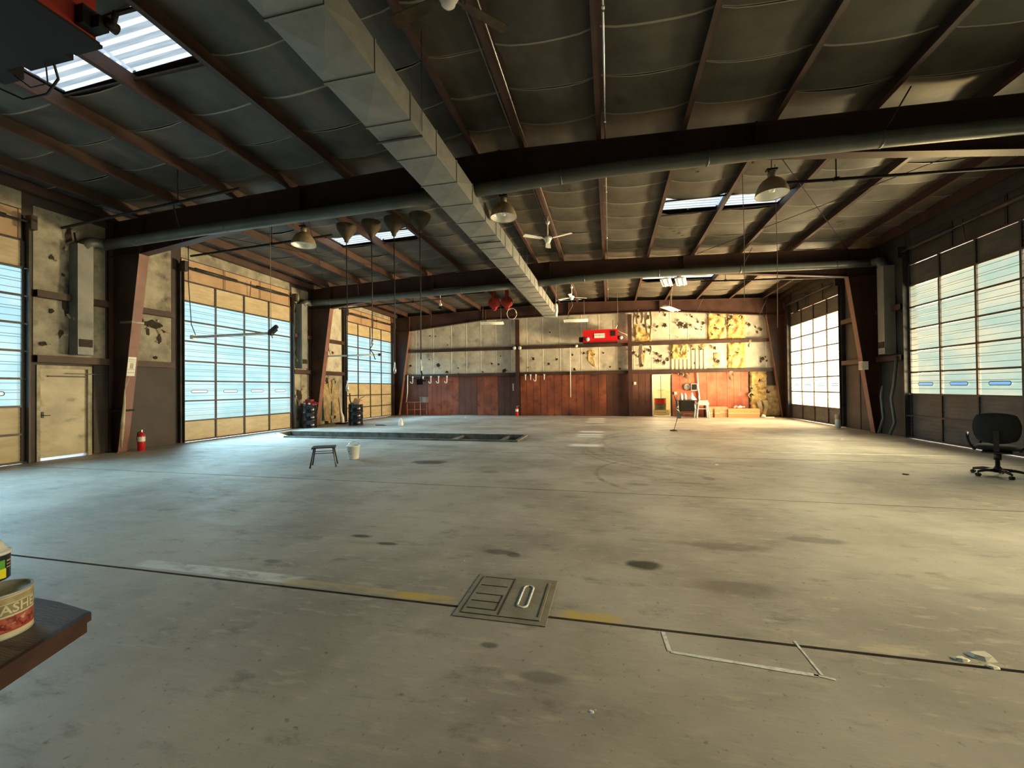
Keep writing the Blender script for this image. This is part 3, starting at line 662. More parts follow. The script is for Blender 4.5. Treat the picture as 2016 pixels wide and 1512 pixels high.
while 3.9 + k*W < FY:
    y0 = 3.9 + k*W; y1 = min(y0+W, FY)
    vs = []; fs = []; mi = []
    bs_ = MB()
    for g in range(len(edges)-1):
        xa, xb = edges[g], edges[g+1]
        sky = iszone(k) and any(abs(xa-p) < .01 for p, _ in SKY_X)
        if sky: continue
        sub = 6; ysub = [y0, y0+.018, y0+.10, (y0+y1)/2, y1-.10, y1-.018, y1]
        base = len(vs); sagx = random.uniform(.05, .09) * min(1, (xb-xa)/1.4)
        if xa < XR < xb: sagx *= .8
        vv = []
        for j, yy in enumerate(ysub):
            for i in range(sub+1):
                t = i/sub; x = xa + (xb-xa)*t
                s = sagx * (1-(2*t-1)**2)
                lip = .024 if j in (0, 1, 5, 6) else (.0 if j in (2, 4) else -.02)
                e = .012*noise.noise(Vector((x*1.7, yy*1.9, 4)))
                nearf = min(abs(yy-f) for f in FR); s *= min(1, .35 + nearf/.6)
                vv.append((x, yy, roofz(x, yy) - .03 - s - lip*(1 if .001 < t < .999 else 0) + e*(0 < i < sub)))
        ff = []; ft = []
        n1 = sub+1
        for j in range(6):
            for i in range(sub):
                q = j*n1+i; (ft if j in (0, 5) else ff).append((q, q+1, q+n1+1, q+n1))
        bs_.add(vv, ff, 0, True); bs_.add(vv, ft, 1, True)
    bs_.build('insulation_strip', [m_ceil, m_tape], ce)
    for xa, xb in ((LX-.15, XR), (XR, RX+.15)):
        segs = [(xa, xb)]
        if iszone(k):
            sk = [s_ for s_ in SKY_X if xa-.01 <= s_[0] and s_[1] <= xb+.01]; lo_, hi_ = min(s_[0] for s_ in sk), max(s_[1] for s_ in sk)
            segs = [(xa, lo_), (hi_, xb)]
        for p, q in segs:
            dk.add([(p, y0, roofz(p, y0)+.03), (q, y0, roofz(q, y0)+.03), (q, y1, roofz(q, y1)+.03), (p, y1, roofz(p, y1)+.03),
                    (p, y0, roofz(p, y0)+.06), (q, y0, roofz(q, y0)+.06), (q, y1, roofz(q, y1)+.06), (p, y1, roofz(p, y1)+.06)],
                   [(0,3,2,1),(4,5,6,7),(0,1,5,4),(1,2,6,5),(2,3,7,6),(3,0,4,7)])
    if iszone(k):
        for (xa, xb) in SKY_X:
            b = MB(); n = 6; prof = []
            step = W/n
            for i in range(n):
                a = y0 + i*step; prof += [(a, 0, 0), (a+step*.55, 0, 0), (a+step*.66, .022, 1), (a+step*.89, .022, 1)]
            prof.append((y1, 0, 0))
            vs = []; 
            for yy, hh, _ in prof: vs += [(xa+.03, yy, roofz(xa, yy)+.035+hh), (xb-.03, yy, roofz(xb, yy)+.035+hh)]
            for i in range(len(prof)-1):
                up = prof[i][2] or prof[i+1][2]
                b.add([vs[2*i], vs[2*i+1], vs[2*i+3], vs[2*i+2]], [(0, 1, 2, 3)], 1 if up else 0)
            b.build('skylight_panel', [m_sky, m_skyr], ce)
        b = MB()
        for yy in (y0, y1): 
            for i in (2, 9): b.box(PUR[i], PUR[i+2], yy-.02, yy+.02, roofz(PUR[i+1], yy)-.10, roofz(PUR[i+1], yy)-.07)
        b.build('skylight_curb', m_hole, ce)
    k += 1
dk.build('roof_deck', m_brown, ce)
# diagonal rod bracing
b = MB()
for (xa, ya, xb, yb) in ((2.8,14.9,7.2,8.3),(7.2,14.9,2.8,8.3),(-6.9,14.9,-11.3,8.3),(-11.3,14.9,-6.9,8.3)):
    b2 = MB(); b2.tube([(xa, ya, zt(xa)+dz(ya)-.02), (xb, yb, zt(xb)+dz(yb)-.02)], .008, 5); b2.build('brace_rod', m_black, ce)
# small hanger tabs on purlins and tears in the ceiling facing
for x, y in ((2.05,11.5),(1.9,9.6),(-.9,9.9),(6.3,13.2),(1.9,13.0),(2.2,13.4)):
    vs = [(x, y, roofz(x, y)-.135)] + [(x+.06*math.cos(a)*random.uniform(.6,1.2), y+.05*math.sin(a)*random.uniform(.6,1.2), roofz(x, y)-.15) for a in [i*.9 for i in range(7)]]
    b = MB(); b.add(vs, [(0, i+1, (i+1) % 7+1) for i in range(7)]); b.build('torn_patch', m_hole, ce)
# dark missing insulation beside the ridge purlin

# ------------------------------------------------------------------ sectional doors
def sectional(pl, a0, a1, opaque_low, n_glass, glass, rib, pan, slot, name, label, side_cols=4):
    root = struct(name, P3(pl, (a0+a1)/2, 0, 0), label)
    H = .597; st = (a1-a0)/4
    oo = .035
    for r in range(8):
        z0 = .035 + r*.592; z1 = z0 + .592
        isg = opaque_low <= r < opaque_low+n_glass
        for c in range(4):
            q0, q1 = a0 + c*st + .022, a0 + (c+1)*st - .022
            b = MB(); zz0, zz1 = z0+.018, z1-.018; hh = zz1-zz0
            ribs = [(.24,.012),(.50,.012),(.60,.012),(.86,.012)] if isg else [(.17,.02),(.34,.02),(.5,.02),(.67,.02),(.84,.02)]
            lv = [zz0]; mi = []
            for f_, w_ in ribs: zc = zz0+hh*f_; lv += [zc-w_/2, zc+w_/2]; mi += [0, 1]
            lv.append(zz1); mi.append(0)
            for i in range(len(lv)-1):
                p = [P3(pl, q0, lv[i], oo + (.012 if mi[i] else 0)), P3(pl, q1, lv[i], oo + (.012 if mi[i] else 0)),
                     P3(pl, q1, lv[i+1], oo + (.012 if mi[i] else 0)), P3(pl, q0, lv[i+1], oo + (.012 if mi[i] else 0))]
                b.add(p, [(0,1,2,3)], mi[i])
                if mi[i]:
                    for zl in (lv[i], lv[i+1]): b.add([P3(pl, q0, zl, oo), P3(pl, q1, zl, oo), P3(pl, q1, zl, oo+.012), P3(pl, q0, zl, oo+.012)], [(0,1,2,3)], 1)
            pn = b.build('door_panel', [glass, rib] if isg else [pan, pan], root)
            if r == 2 and isg:
                # oval hand-height vision slot: dark rim and clear pane
                ac = (q0+q1)/2; zc = (z0+z1)/2 - .02; hw, hh2 = .27, .05; rim = []; inn = []
                for k_ in range(20):
                    t = 2*math.pi*k_/20; ca, sa = math.cos(t), math.sin(t); ex = (hw-hh2)*(1 if ca > 0 else -1)
                    rim.append((ac+ex+hh2*ca, zc+hh2*sa)); inn.append((ac+ex+(hh2-.018)*ca, zc+(hh2-.018)*sa))
                b = MB(); vs = [P3(pl, x, z, oo+.020) for x, z in rim] + [P3(pl, x, z, oo+.022) for x, z in inn]
                b.add(vs, [(i, (i+1) % 20, (i+1) % 20+20, i+20) for i in range(20)], 0); b.add([P3(pl, x, z, oo+.018) for x, z in inn], [tuple(range(20))], 1)
                b.build('vision_slot', [m_rail, slot], pn)
        b = MB(); wbox(b, pl, a0, a1, z0-.022, z0+.022, oo-.02, oo+.05); b.build('section_rail', m_rail, root)
        for c in range(5):
            b = MB(); ac = a0 + c*st; wbox(b, pl, ac-.026, ac+.026, z0+.018, z1-.018, oo-.02, oo+.035); b.build('stile', m_rail, root)
    # tracks, springs and edge rollers
    for s_, ac in ((-1, a0), (1, a1)):
        b = MB(); wbox(b, pl, ac+s_*.03, ac+s_*.10, 0.01, 5.25, .0, .12); wbox(b, pl, ac+s_*.03, ac+s_*.045, 0.01, 5.25, .12, .19); b.build('track', m_track, root)
    b = MB(); p = P3(pl, a0-.1, 5.15, .22); q = P3(pl, a1+.1, 5.15, .22); b.tube([p, q], .022, 8)
    for t0 in (.08, .58):
        pp = [tuple(Vector(p).lerp(Vector(q), t0 + .32*i/2)) for i in range(3)]; b.tube(pp, .05, 10)
    b.build('spring_shaft', m_track, root)
    for ac in (a0-.06, a1+.06):
        b = MB(); wbox(b, pl, ac-.05, ac+.05, 5.0, 5.3, .12, .30); b.build('shaft_bracket', m_track, root)
    b = MB(); p = P3(pl, (a0+a1)/2+.18, 5.3, .16); b.tube([p, P3(pl, (a0+a1)/2+.18, 4.8, .12)], .012, 6); b.build('hanger_rod', m_purlin, root)
    return root
sectional('L', 2.0, 6.27, 2, 5, m_glowL, m_glowLr, m_doorpan, m_slotW, 'door_2', 'nearest left overhead door, only its far strip in view')
sectional('L', 9.68, 13.95, 1, 6, m_glowL, m_glowLr, m_doorpan, m_slotW, 'door_3', 'middle left overhead door with cyan daylit panels')
sectional('L', 17.38, 21.70, 3, 4, m_glowL, m_glowLr, m_doorpan, m_slotW, 'door_4', 'far left overhead door with three cream sections below')
sectional('R', 9.38, 13.66, 2, 5, m_glowR, m_glowRr, m_doorgrey, m_slotB, 'door_5', 'near right overhead door with blue oval slots behind the office chair')
sectional('R', 17.08, 21.40, 1, 6, m_glowF, m_glowFr, m_doorgrey, m_slotW, 'door_6', 'far right overhead door blazing with low sun')
sectional('R', 1.98, 6.25, 2, 5, m_glowR, m_glowRr, m_doorgrey, m_slotB, 'added_door_8', 'added overhead door out of view at right, glowing to light the foreground')  # unseen door added with glowing panels to light the foreground
# walk-in steel door in the left wall
d = struct('door_7', (LX, 7, 0), 'grimy cream steel walk-in door in a pale frame')
b = MB(); wbox(b, 'L', 6.56, 7.42, .06, 2.05, -.06, -.01); wbox(b, 'L', 6.56, 7.42, 1.98, 2.0, -.01, 0); b.build('door_leaf', m_doorcream, d)
for q0, q1, z0, z1 in ((6.50,6.56,.0,2.12),(7.42,7.50,.0,2.12),(6.56,7.42,2.05,2.12)):
    b = MB(); wbox(b, 'L', q0, q1, z0, z1, -.10, .05); b.build('door_frame', m_dfr, d)
b = MB(); wbox(b, 'L', 6.60, 6.64, .95, 1.08, -.01, .01); b.tube([P3('L', 6.62, 1.0, .01), P3('L', 6.62, 1.0, .06), P3('L', 6.72, 1.0, .06)], .01, 6); b.build('door_handle', m_track, d)
b = MB(); wbox(b, 'L', 7.0, 7.95, 1.93, 1.95, .05, .08); wbox(b, 'L', 6.7, 7.5, 1.86, 1.89, .0, .03); b.build('closer_bar', m_track, d)
# outdoor apron seen through the gaps
b = MB(); b.box(-30, LX-.32, -20, 40, -.12, -.05); b.box(RX+.32, 26, -20, 40, -.12, -.05)
tag(b.build('ground', m_skyout), 'pale concrete apron outside the overhead doors', kind='structure')

# ------------------------------------------------------------------ main rectangular duct
du = empty('ceiling_duct', (-2.77, 9, 4.97), 'long square galvanised duct running under the ridge', 'duct')
x0, x1, zb_, zt_ = -3.09, -2.46, 4.97, 5.33
y = -2.6; S = .835
while y < 20.4:
    y1 = min(y+S, 20.55); c = ((x0+x1)/2, (y+y1)/2); g = .012; b = MB()
    Z0, Z1 = zb_ + dz(y)*.0, zt_
    vs = [(x0,y+g,Z0),(x1,y+g,Z0),(x1,y1-g,Z0),(x0,y1-g,Z0),(x0,y+g,Z1),(x1,y+g,Z1),(x1,y1-g,Z1),(x0,y1-g,Z1),
          (c[0],c[1],Z0-.03),(x1+.022,c[1],(Z0+Z1)/2),(x0-.022,c[1],(Z0+Z1)/2)]
    b.add(vs, [(0,8,1),(1,8,2),(2,8,3),(3,8,0),(4,5,6,7),(1,9,5),(5,9,6),(6,9,2),(2,9,1),(0,4,10),(4,7,10),(7,3,10),(3,0,10)])
    b.box(x0-.012, x1+.012, y1-g, y1+g, Z0-.012, Z1+.012)
    b.build('duct_section', m_duct, du)
    y = y1 + (.0 if y1 < 20.5 else 1)
b = MB(); b.box(x0, x1, 20.56, 20.57, zb_, zt_); b.build('end_cap', m_duct, du)
for yy in (5.2, 9.4, 12.6, 16.6, 19.6):
    b = MB()
    for xx in (x0-.03, x1+.03): b.tube([(xx, yy, zb_+.02), (xx, yy, roofz(xx, yy)-.05)], .005, 4)
    b.box(x0-.035, x1+.035, yy-.02, yy+.02, zb_-.045, zb_-.033); b.build('strap_hanger', m_track, du)
# round branch ducts with drop boxes on the side walls
def branch(yc, side, label):
    D = dz(yc)*.5
    if side < 0: pts = [(x0-.01, yc, 5.24+D), (-6.5, yc, 5.17+D), (-9.2, yc, 5.13+D), (-11.9, yc, 5.07+D*.5)]
    else: pts = [(x1+.01, yc, 5.26+D), (0, yc, 5.34+D), (2.5, yc, 5.31+D), (5, yc, 5.25+D), (7.8, yc, 5.18+D*.5)]
    r = empty('branch_duct', (pts[len(pts)//2][0], yc, 5.1), label, 'duct')
    P = []
    for i in range(len(pts)-1):
        p = Vector(pts[i]); q = Vector(pts[i+1]); n = 3
        for k in range(n): P.append(tuple(p.lerp(q, k/n)))
    P.append(pts[-1])
    b = MB(); b.tube(P, .122, 20); b.build('round_duct', m_tube, r)
    for i in range(2, len(P)-1, 3):
        b = MB(); d_ = Vector(P[i+1])-Vector(P[i-1]); d_.normalize(); b.tube([tuple(Vector(P[i])-d_*.02), tuple(Vector(P[i])+d_*.02)], .128, 20); b.build('duct_band', m_tube, r)
    pl = 'L' if side < 0 else 'R'; a = yc-.42
    b = MB(); wbox(b, pl, a-.15, a+.15, 2.38, 4.95, .06, .34); b.build('drop_box', m_duct, r)
    b = MB()
    p = pts[-1]; xw = LX+.2 if side < 0 else RX-.2
    b.tube([p, (xw, a+.2, p[2]), (xw, a, 4.9)], .125, 14); b.build('elbow', m_tube, r)
    b = MB(); wbox(b, pl, a-.13, a+.13, 2.56, 2.74, .34, .35); 
    b.build('vent_grille', m_hole, r)
    for k in range(4):
        b = MB(); wbox(b, pl, a-.12, a+.12, 2.585+k*.04, 2.592+k*.04, .35, .362); b.build('louvre', m_track, r)
    return r
branch(7.62, -1, 'round grey duct branching left under the nearest frame')
branch(7.62, 1, 'round grey duct branching right under the nearest frame')
branch(14.80, -1, 'round grey duct branching left under the middle frame')
branch(14.80, 1, 'round grey duct branching right under the middle frame')

# ------------------------------------------------------------------ conduits and pipes overhead
b = MB(); b.tube([(-.02, BY+.1, 6.02+dz(BY)), (-.02, 21.8, 6.02+dz(21.8))], .014, 8)
t = empty('ceiling_conduit', (-.02, 9, 5.9), 'bright metal conduit running lengthwise right of the fans', 'conduit'); b.build('pipe', m_galv, t)
for yy in (5.18, 7.4, 10.0, 13.0, 16.5, 19.5): b = MB(); b.tube([(-.02, yy-.04, 6.02+dz(yy)), (-.02, yy+.04, 6.02+dz(yy))], .024, 8); b.build('coupling', m_galv, t)
for xx, lab in ((-1.50, 'thin bright conduit along the ridge, nearer the fans'), (-1.68, 'thin dull conduit along the ridge, left of the bright one')):
    b = MB(); b.tube([(xx, BY+.1, 6.085+dz(BY)), (xx, 21.8, 6.085+dz(21.8))], .011, 6); tag(b.build('ridge_conduit', m_galv if xx > -1.6 else m_curb), lab, 'conduit')
def blackpipe(y, xa, xb, za, zb, hx, label):
    t = empty('black_pipe', ((xa+xb)/2, y, za), label, 'pipe')
    b = MB(); b.tube([(xa, y, za), (xb, y, zb)], .028, 10); b.build('pipe', m_black, t)
    f_ = (hx-xa)/(xb-xa); z = za+(zb-za)*f_
    b = MB(); b.tube([(hx, y, z), (hx, y, zt(hx)+dz(y)-.05), (hx, y, zt(hx)+dz(y)+.2)], .012, 6); b.box(hx-.04, hx+.04, y-.03, y+.03, z-.035, z+.035); b.build('hanger', m_black, t)
blackpipe(8.95, -10.95, -6.6, 5.15, 5.31, -8.36, 'black pipe slung on the left behind the nearest frame')
blackpipe(8.95, 3.35, 7.9, 5.38, 5.18, 4.18, 'black pipe slung on the right behind the nearest frame')
blackpipe(15.9, -11.4, -6.6, 5.02, 5.16, -7.9, 'black pipe slung on the left behind the middle frame')
blackpipe(15.9, 3.2, 7.6, 5.22, 5.05, 4.0, 'black pipe slung on the right behind the middle frame')
b = MB(); b.tube([(-12.0, 2.6, 5.35), (-6.6, 2.6, 5.5)], .03, 8)
blackpipe(6.6, -11.6, -6.9, 5.10, 5.40, -8.4, 'black pipe slung under the dark ceiling at near left')

# ------------------------------------------------------------------ high-bay lamps
def highbay(x, y, z, label, top):
    t = empty('highbay_lamp', (x, y, z), label, 'lamp', 'bell shaped high-bay lamps')
    b = MB(); n = 28; prof = [(.275,0),(.272,.04),(.25,.11),(.215,.18),(.165,.245),(.10,.29),(.06,.31),(.055,.33)]
    b.lathe(prof, (x,y,z), n, 0); b.lathe([(r-.006, h_) for r, h_ in prof], (x,y,z), n, 1)
    b.lathe([(.275,0),(.282,-.006),(.278,-.012),(.269,0)], (x,y,z), n, 0)
    b.build('reflector', [m_lampout, m_alu], t)
    b = MB(); b.lathe([(.0,-.0),(.05,.02),(.06,.08),(.04,.16),(.025,.2),(.025,.28)], (x,y,z+.03), 14); b.build('bulb', m_whitep, t)
    b = MB(); b.lathe([(.06,.32),(.07,.34),(.07,.40),(.04,.42),(.0,.42)], (x,y,z), 14); b.build('socket', m_lampout, t)
    b = MB(); b.box(x-.09, x+.09, y-.05, y+.05, z+.44, z+.47); b.tube([(x-.05,y,z+.4),(x-.05,y,z+.45)], .008, 5); b.tube([(x+.05,y,z+.4),(x+.05,y,z+.45)], .008, 5); b.tube([(x,y,z+.47),(x,y,top)], .008, 6)
    b.build('hanger', m_black, t)
highbay(-7.08, 8.55, 4.97, 'bell shaped high-bay lamp hanging at the left beside a black pipe', zt(-7.08)+dz(8.5)+.02)
highbay(-2.12, 8.45, 5.08, 'bell shaped high-bay lamp hanging beside the square duct', zt(-2.1)+dz(8.5)+.1)
highbay(2.96, 8.55, 5.02, 'bell shaped high-bay lamp hanging at the right before a skylight', zt(2.9)+dz(8.5)+.02)

# ------------------------------------------------------------------ ceiling fans on the ridge
def fan(y, label, rod=.35):
    x, zh = -1.56, 5.42+dz(y)*.5
    t = empty('ceiling_fan', (x, y, zh-.08), label, 'fan', 'ceiling fans along the ridge')
    b = MB(); b.tube([(x,y,zh+.10),(x,y,zt(x)+dz(y)+.02)], .014, 8); b.lathe([(.0,.52),(.06,.50),(.05,.44),(.02,.42)], (x,y,zh), 12); b.build('downrod', m_white, t)
    b = MB(); b.lathe([(.0,-.075),(.05,-.07),(.075,-.045),(.085,0),(.11,.03),(.115,.07),(.08,.10),(.03,.12),(0,.12)], (x,y,zh), 20); b.build('motor', m_white, t)
    for k in range(3):
        b = MB(); b.M = Matrix.Translation((x, y, zh+.03)) @ Matrix.Rotation(R(20+120*k + y*7), 4, 'Z') @ Matrix.Rotation(R(9), 4, 'X')
        b.box(.08, .20, -.018, .018, -.003, .003)
        b.add([(.18,-.055,0),(.70,-.075,0),(.72,0,0),(.70,.075,0),(.18,.055,0),(.18,-.055,.006),(.70,-.075,.006),(.72,0,.006),(.70,.075,.006),(.18,.055,.006)],
              [(4,3,2,1,0),(5,6,7,8,9),(0,1,6,5),(1,2,7,6),(2,3,8,7),(3,4,9,8),(4,0,5,9)])
        b.build('blade', m_olive if y < 5 else m_white, t)
fan(3.98, 'white ceiling fan nearest the viewer, at the top edge')
fan(11.05, 'white ceiling fan between the nearest and middle frames')
fan(18.3, 'white ceiling fan in the farthest bay')

# ------------------------------------------------------------------ unit heaters
t = empty('unit_heater', (-5.5, 2.1, 4.78), 'big dark red heater hung under the skylight at top left', 'heater')
b = MB(); b.box(-6.7,-4.66,1.3,2.9,4.80,5.55); b.build('casing', m_redd, t)
b = MB(); b.box(-6.72,-4.64,1.28,2.92,4.775,4.80); b.build('bottom_pan', m_black, t)
b = MB(); b.box(-4.66,-4.56,2.74,2.89,4.83,5.0); b.box(-4.56,-4.46,2.80,2.88,4.82,4.93); b.tube([(-4.5,2.86,4.88),(-4.38,2.86,4.88),(-4.35,2.86,4.97)], .025, 8); b.tube([(-4.46,2.84,4.9),(-4.46,2.94,4.9)], .05, 12); b.build('gas_valve', m_black, t)
b = MB(); b.box(-5.8,-5.2,2.90,3.05,4.84,4.95); b.box(-6.3,-6.0,2.90,3.10,4.82,5.0); b.box(-5.05,-4.7,2.92,2.98,4.80,4.83); b.build('bracket', m_black, t)
b = MB(); b.tube([(-6.4,2.95,4.95),(-6.35,3.08,4.78),(-6.1,3.15,4.66),(-5.75,3.15,4.66),(-5.5,3.1,4.74),(-5.42,3.0,4.9)], .012, 6)
b.tube([(-6.1,2.97,4.9),(-5.9,3.1,4.72),(-5.65,3.1,4.72),(-5.5,3.0,4.85)], .007, 5); b.build('loose_cable', m_hose, t)
for xx in (-6.5, -4.9): 
    b = MB(); b.tube([(xx, 2.1, 5.55), (xx, 2.1, zt(xx)+dz(2.1)+.05)], .01, 6); b.build('hanger_rod', m_black, t)
t = empty('unit_heater', (-.3, 21.7, 3.66), 'bright red heater with white label plate hung on the far wall', 'heater')
b = MB(); b.box(-1.28,.42,21.45,21.98,3.78,4.40); b.box(-1.30,.44,21.43,21.45,3.78,3.80); b.box(-1.30,.44,21.43,21.45,4.38,4.40); b.build('casing', m_red, t)
b = MB(); b.box(.10,.32,21.435,21.45,4.06,4.33); b.build('burner_window', m_black, t)
b = MB(); b.box(-.72,-.20,21.435,21.45,3.98,4.21); b.build('label_plate', m_whitep, t)
b = MB()                                                 # small illegible line of print with a round emblem
for i in range(9):
    if i != 4: xx = -.68+i*.052; b.box(xx, xx+.038, 21.430, 21.435, 4.105, 4.120)
b.lathe([(.0,0),(.022,0)], (0,0,0), 10)
b.v[-20:] = [(-.455+p[0], 21.430, 4.113+p[1]) for p in b.v[-20:]]
b.build('label_print', m_blk, t)
b = MB(); b.tube([(-1.05,21.45,3.93),(-1.05,21.38,3.93)], .10, 16); b.build('vent_cap', m_whitep, t)
b = MB(); b.tube([(-1.28,21.7,3.95),(-1.5,21.7,3.95)], .14, 18); b.build('blower_inlet', m_black, t)
b = MB(); b.tube([(.42,21.7,4.0),(.62,21.7,3.98)], .10, 16, mi=0); b.tube([(.60,21.66,3.98),(.60,21.56,3.98)], .08, 16, mi=1); b.build('exhaust_fan', [m_black, m_whitep], t)
b = MB(); b.tube([(.45,21.6,4.35),(.62,21.6,4.22),(.82,21.6,4.14),(.9,21.6,4.08)], .016, 6); b.tube([(.3,21.6,4.4),(.38,21.6,4.5),(.42,21.6,4.62)], .012, 6); b.build('flexible_cable', m_whitep, t)
b = MB(); b.box(-1.28,.42,21.5,21.55,3.74,3.78); b.box(-1.28,.42,21.9,21.95,3.74,3.78); b.tube([(-1.1,21.7,4.4),(-1.1,21.7,4.9)], .01, 5); b.tube([(.2,21.7,4.4),(.2,21.7,4.9)], .01, 5); b.build('support_bracket', m_black, t)

# ------------------------------------------------------------------ fluorescent fixtures
def strip(c, L_, axis, label, cords, m=None, lit=False, tilt=0):
    x, y, z = c; t = empty('fluorescent_fixture', c, label, 'light')
    b = MB(); b.M = Matrix.Translation(c) @ Matrix.Rotation(R(axis), 4, 'Z') @ Matrix.Rotation(R(tilt), 4, 'Y')
    b.M = b.M @ Matrix.Rotation(R(-14 if abs(axis) < 5 else 0), 4, 'X')
    b.add([(-L_/2,-.19,0),(L_/2,-.19,0),(L_/2,.19,0),(-L_/2,.19,0),(-L_/2,-.04,.06),(L_/2,-.04,.06),(L_/2,.04,.06),(-L_/2,.04,.06)],
          [(0,3,2,1),(4,5,6,7),(0,1,5,4),(1,2,6,5),(2,3,7,6),(3,0,4,7)])
    b.build('housing', m or m_white, t)
    M_ = b.M
    for yy in (-.09, .09):
        b = MB(); b.M = M_; b.tube([(-L_/2+.04, yy, -.02), (L_/2-.04, yy, -.02)], .018, 8); b.build('tube', m_whitep, t)
    for pts in cords:
        b = MB(); b.tube(pts, .006, 5); b.build('hanging_cord', m_cord, t)
strip((-6.1,21.5,4.98), 1.25, 0, 'fluorescent fixture at far left before the end wall, left of the duct end', [[(-6.6,21.5,5.04),(-6.6,21.5,5.9)],[(-5.6,21.5,5.04),(-5.6,21.5,5.9)]], tilt=1)
strip((-1.62,21.3,4.88), 1.22, 0, 'fluorescent fixture above the red far-wall heater', [[(-2.05,21.3,4.94),(-2.0,21.3,5.3),(-1.75,21.0,5.6),(-1.8,20.9,5.9)],[(-1.2,21.3,4.94),(-1.2,21.3,5.9)]])
strip((2.35,17.2,4.52), 1.2, 62, 'fluorescent fixture hanging tilted on a pair of cords at far right', [[(2.3,17.2,4.58),(2.35,17.2,4.9),(2.6,17.2,6.12)],[(2.4,17.3,4.58),(2.45,17.3,6.12)]])
strip((2.20,17.0,5.50), 1.2, 78, 'left one of two fluorescent fixtures under the farthest skylight', [[(2.2,17.0,5.55),(2.2,17.0,6.15)]])
strip((2.72,17.0,5.50), 1.2, 78, 'right one of two fluorescent fixtures under the farthest skylight', [[(2.72,17.0,5.55),(2.72,17.0,6.15)]])
def lowbar(c, L_, label, cord, end, mm):
    t = empty('low_strip_light', c, label, 'light'); x, y, z = c
    b = MB(); b.tube([(x-L_/2, y, z), (x+L_/2, y, z)], .034, 10); b.build('tube', mm, t)
    for s in (-1, 1):
        b = MB(); b.box(x+s*L_/2-.05, x+s*L_/2+.05, y-.045, y+.045, z-.05, z+.045); b.build('end_cap', mm if s < 0 else m_track, t)
    b = MB(); b.tube(cord, .010, 6); b.build('hanging_cord', m_hose, t)
    if end:
        b = MB(); b.M = Matrix.Translation((x+L_/2+.05, y, z+.06)) @ Matrix.Rotation(R(-35), 4, 'Y'); b.box(-.09, .09, -.05, .05, -.05, .05); b.box(.07,.16,-.03,.03,-.02,.06); b.tube([(-.08,0,-.04),(-.11,0,-.14)], .010, 5); b.build('gearbox', m_track, t)
        b = MB(); b.tube([(x+L_/2, y, z+.1), (x+L_/2-.02, y, zt(x)+.02)], .006, 5); b.build('hanging_cord', m_cord, t)
lowbar((-9.10, 8.45, 2.88), 2.35, 'tube bar hung low across the middle left door with a motor on its end', [(-10.2,8.45,2.93),(-10.33,8.45,3.2),(-10.42,8.45,4.3),(-10.42,8.45,6.0)], True, m_alu)
lowbar((-10.3, 15.3, 2.92), 2.40, 'white tube bar hung low across the far left door', [(-11.4,15.3,2.97),(-11.5,15.3,3.3),(-11.6,15.3,5.9)], False, m_white)

# ------------------------------------------------------------------ hose reels and drop hoses
def reel(x, y, z, rad, m, label, group, hz=None, endm=None, tool=None, ang=0):
    t = empty('hose_reel', (x, y, z-rad), label, 'hose reel', group)
    b = MB()
    if m is m_olive:
        b.lathe([(rad*1.15,.10),(rad*1.1,.0),(rad*.8,-.12),(rad*.45,-.22),(.06,-.28),(.05,-.34),(0,-.34)], (x,y,z), 16)
    else:
      for s in (-1, 1):
        b.M = Matrix.Translation((x, y+s*.09, z)) @ Matrix.Rotation(R(90), 4, 'X'); b.lathe([(.05,0),(rad*.6,.01*s),(rad,.0),(rad+.015,.012),(rad,.02),(.05,.015)], (0,0,0), 24)
    b.build('spool', m, t)
    b = MB(); b.M = Matrix.Translation((x, y, z)) @ Matrix.Rotation(R(90), 4, 'X'); b.lathe([(.0,-.085),(rad*.72,-.08),(rad*.78,0),(rad*.72,.08),(0,.085)], (0,0,0), 20); b.build('coiled_hose', m_hose, t)
    b = MB(); b.box(x-.03, x+.03, y-.13, y+.13, z-.03, z+.03); b.box(x-.05, x+.05, y+.12, y+.14, z, zt(x)+dz(y)+.23); b.box(x-.05, x+.05, y-.14, y-.12, z, zt(x)+dz(y)+.23)
    if m is not m_olive: b.add([(x-.16,y-.1,z-rad*.55),(x+.16,y-.1,z-rad*.55),(x+.05,y-.06,z-rad-.1),(x-.05,y-.06,z-rad-.1),(x-.16,y+.1,z-rad*.55),(x+.16,y+.1,z-rad*.55),(x+.05,y+.06,z-rad-.1),(x-.05,y+.06,z-rad-.1)],
          [(0,3,2,1),(4,5,6,7),(0,1,5,4),(1,2,6,5),(2,3,7,6),(3,0,4,7)]); b.build('bracket', m, t)
    if hz:
        b = MB(); b.tube([(x, y, z-rad-.08), (x+.01, y, (z+hz)/2), (x, y, hz)], .013, 6); b.build('drop_hose', m_hose, t)
        b = MB(); b.lathe([(.012,.0),(.03,.02),(.035,.10),(.02,.16),(.012,.3)], (x,y,hz-.1), 10); b.build('hose_stop', endm or m_galv, t)
        if tool:
            b = MB(); b.tube([(x,y,hz-.08),(x+.03,y,hz-.2),(x-.02,y,hz-.32)], .02, 6); b.box(x-.10,x+.07,y-.05,y+.05,hz-.44,hz-.30); b.box(x-.02,x+.14,y-.02,y+.02,hz-.36,hz-.33); b.build('nozzle', m_black, t)
g1 = 'olive hose reels in a row behind the nearest frame'
reel(-6.72, 9.7, 5.74, .22, m_olive, 'leftmost olive hose reel of the row behind the nearest frame', g1, 1.55)
reel(-5.98, 9.7, 5.76, .22, m_olive, 'second olive hose reel from the left in the row', g1, 2.75, None, False)
reel(-5.34, 9.7, 5.78, .22, m_olive, 'third olive hose reel from the left in the row', g1, 2.0)
reel(-4.62, 9.7, 5.80, .24, m_olive, 'rightmost olive hose reel of the row, with a black nozzle', g1, 2.05, m_whitep, True)
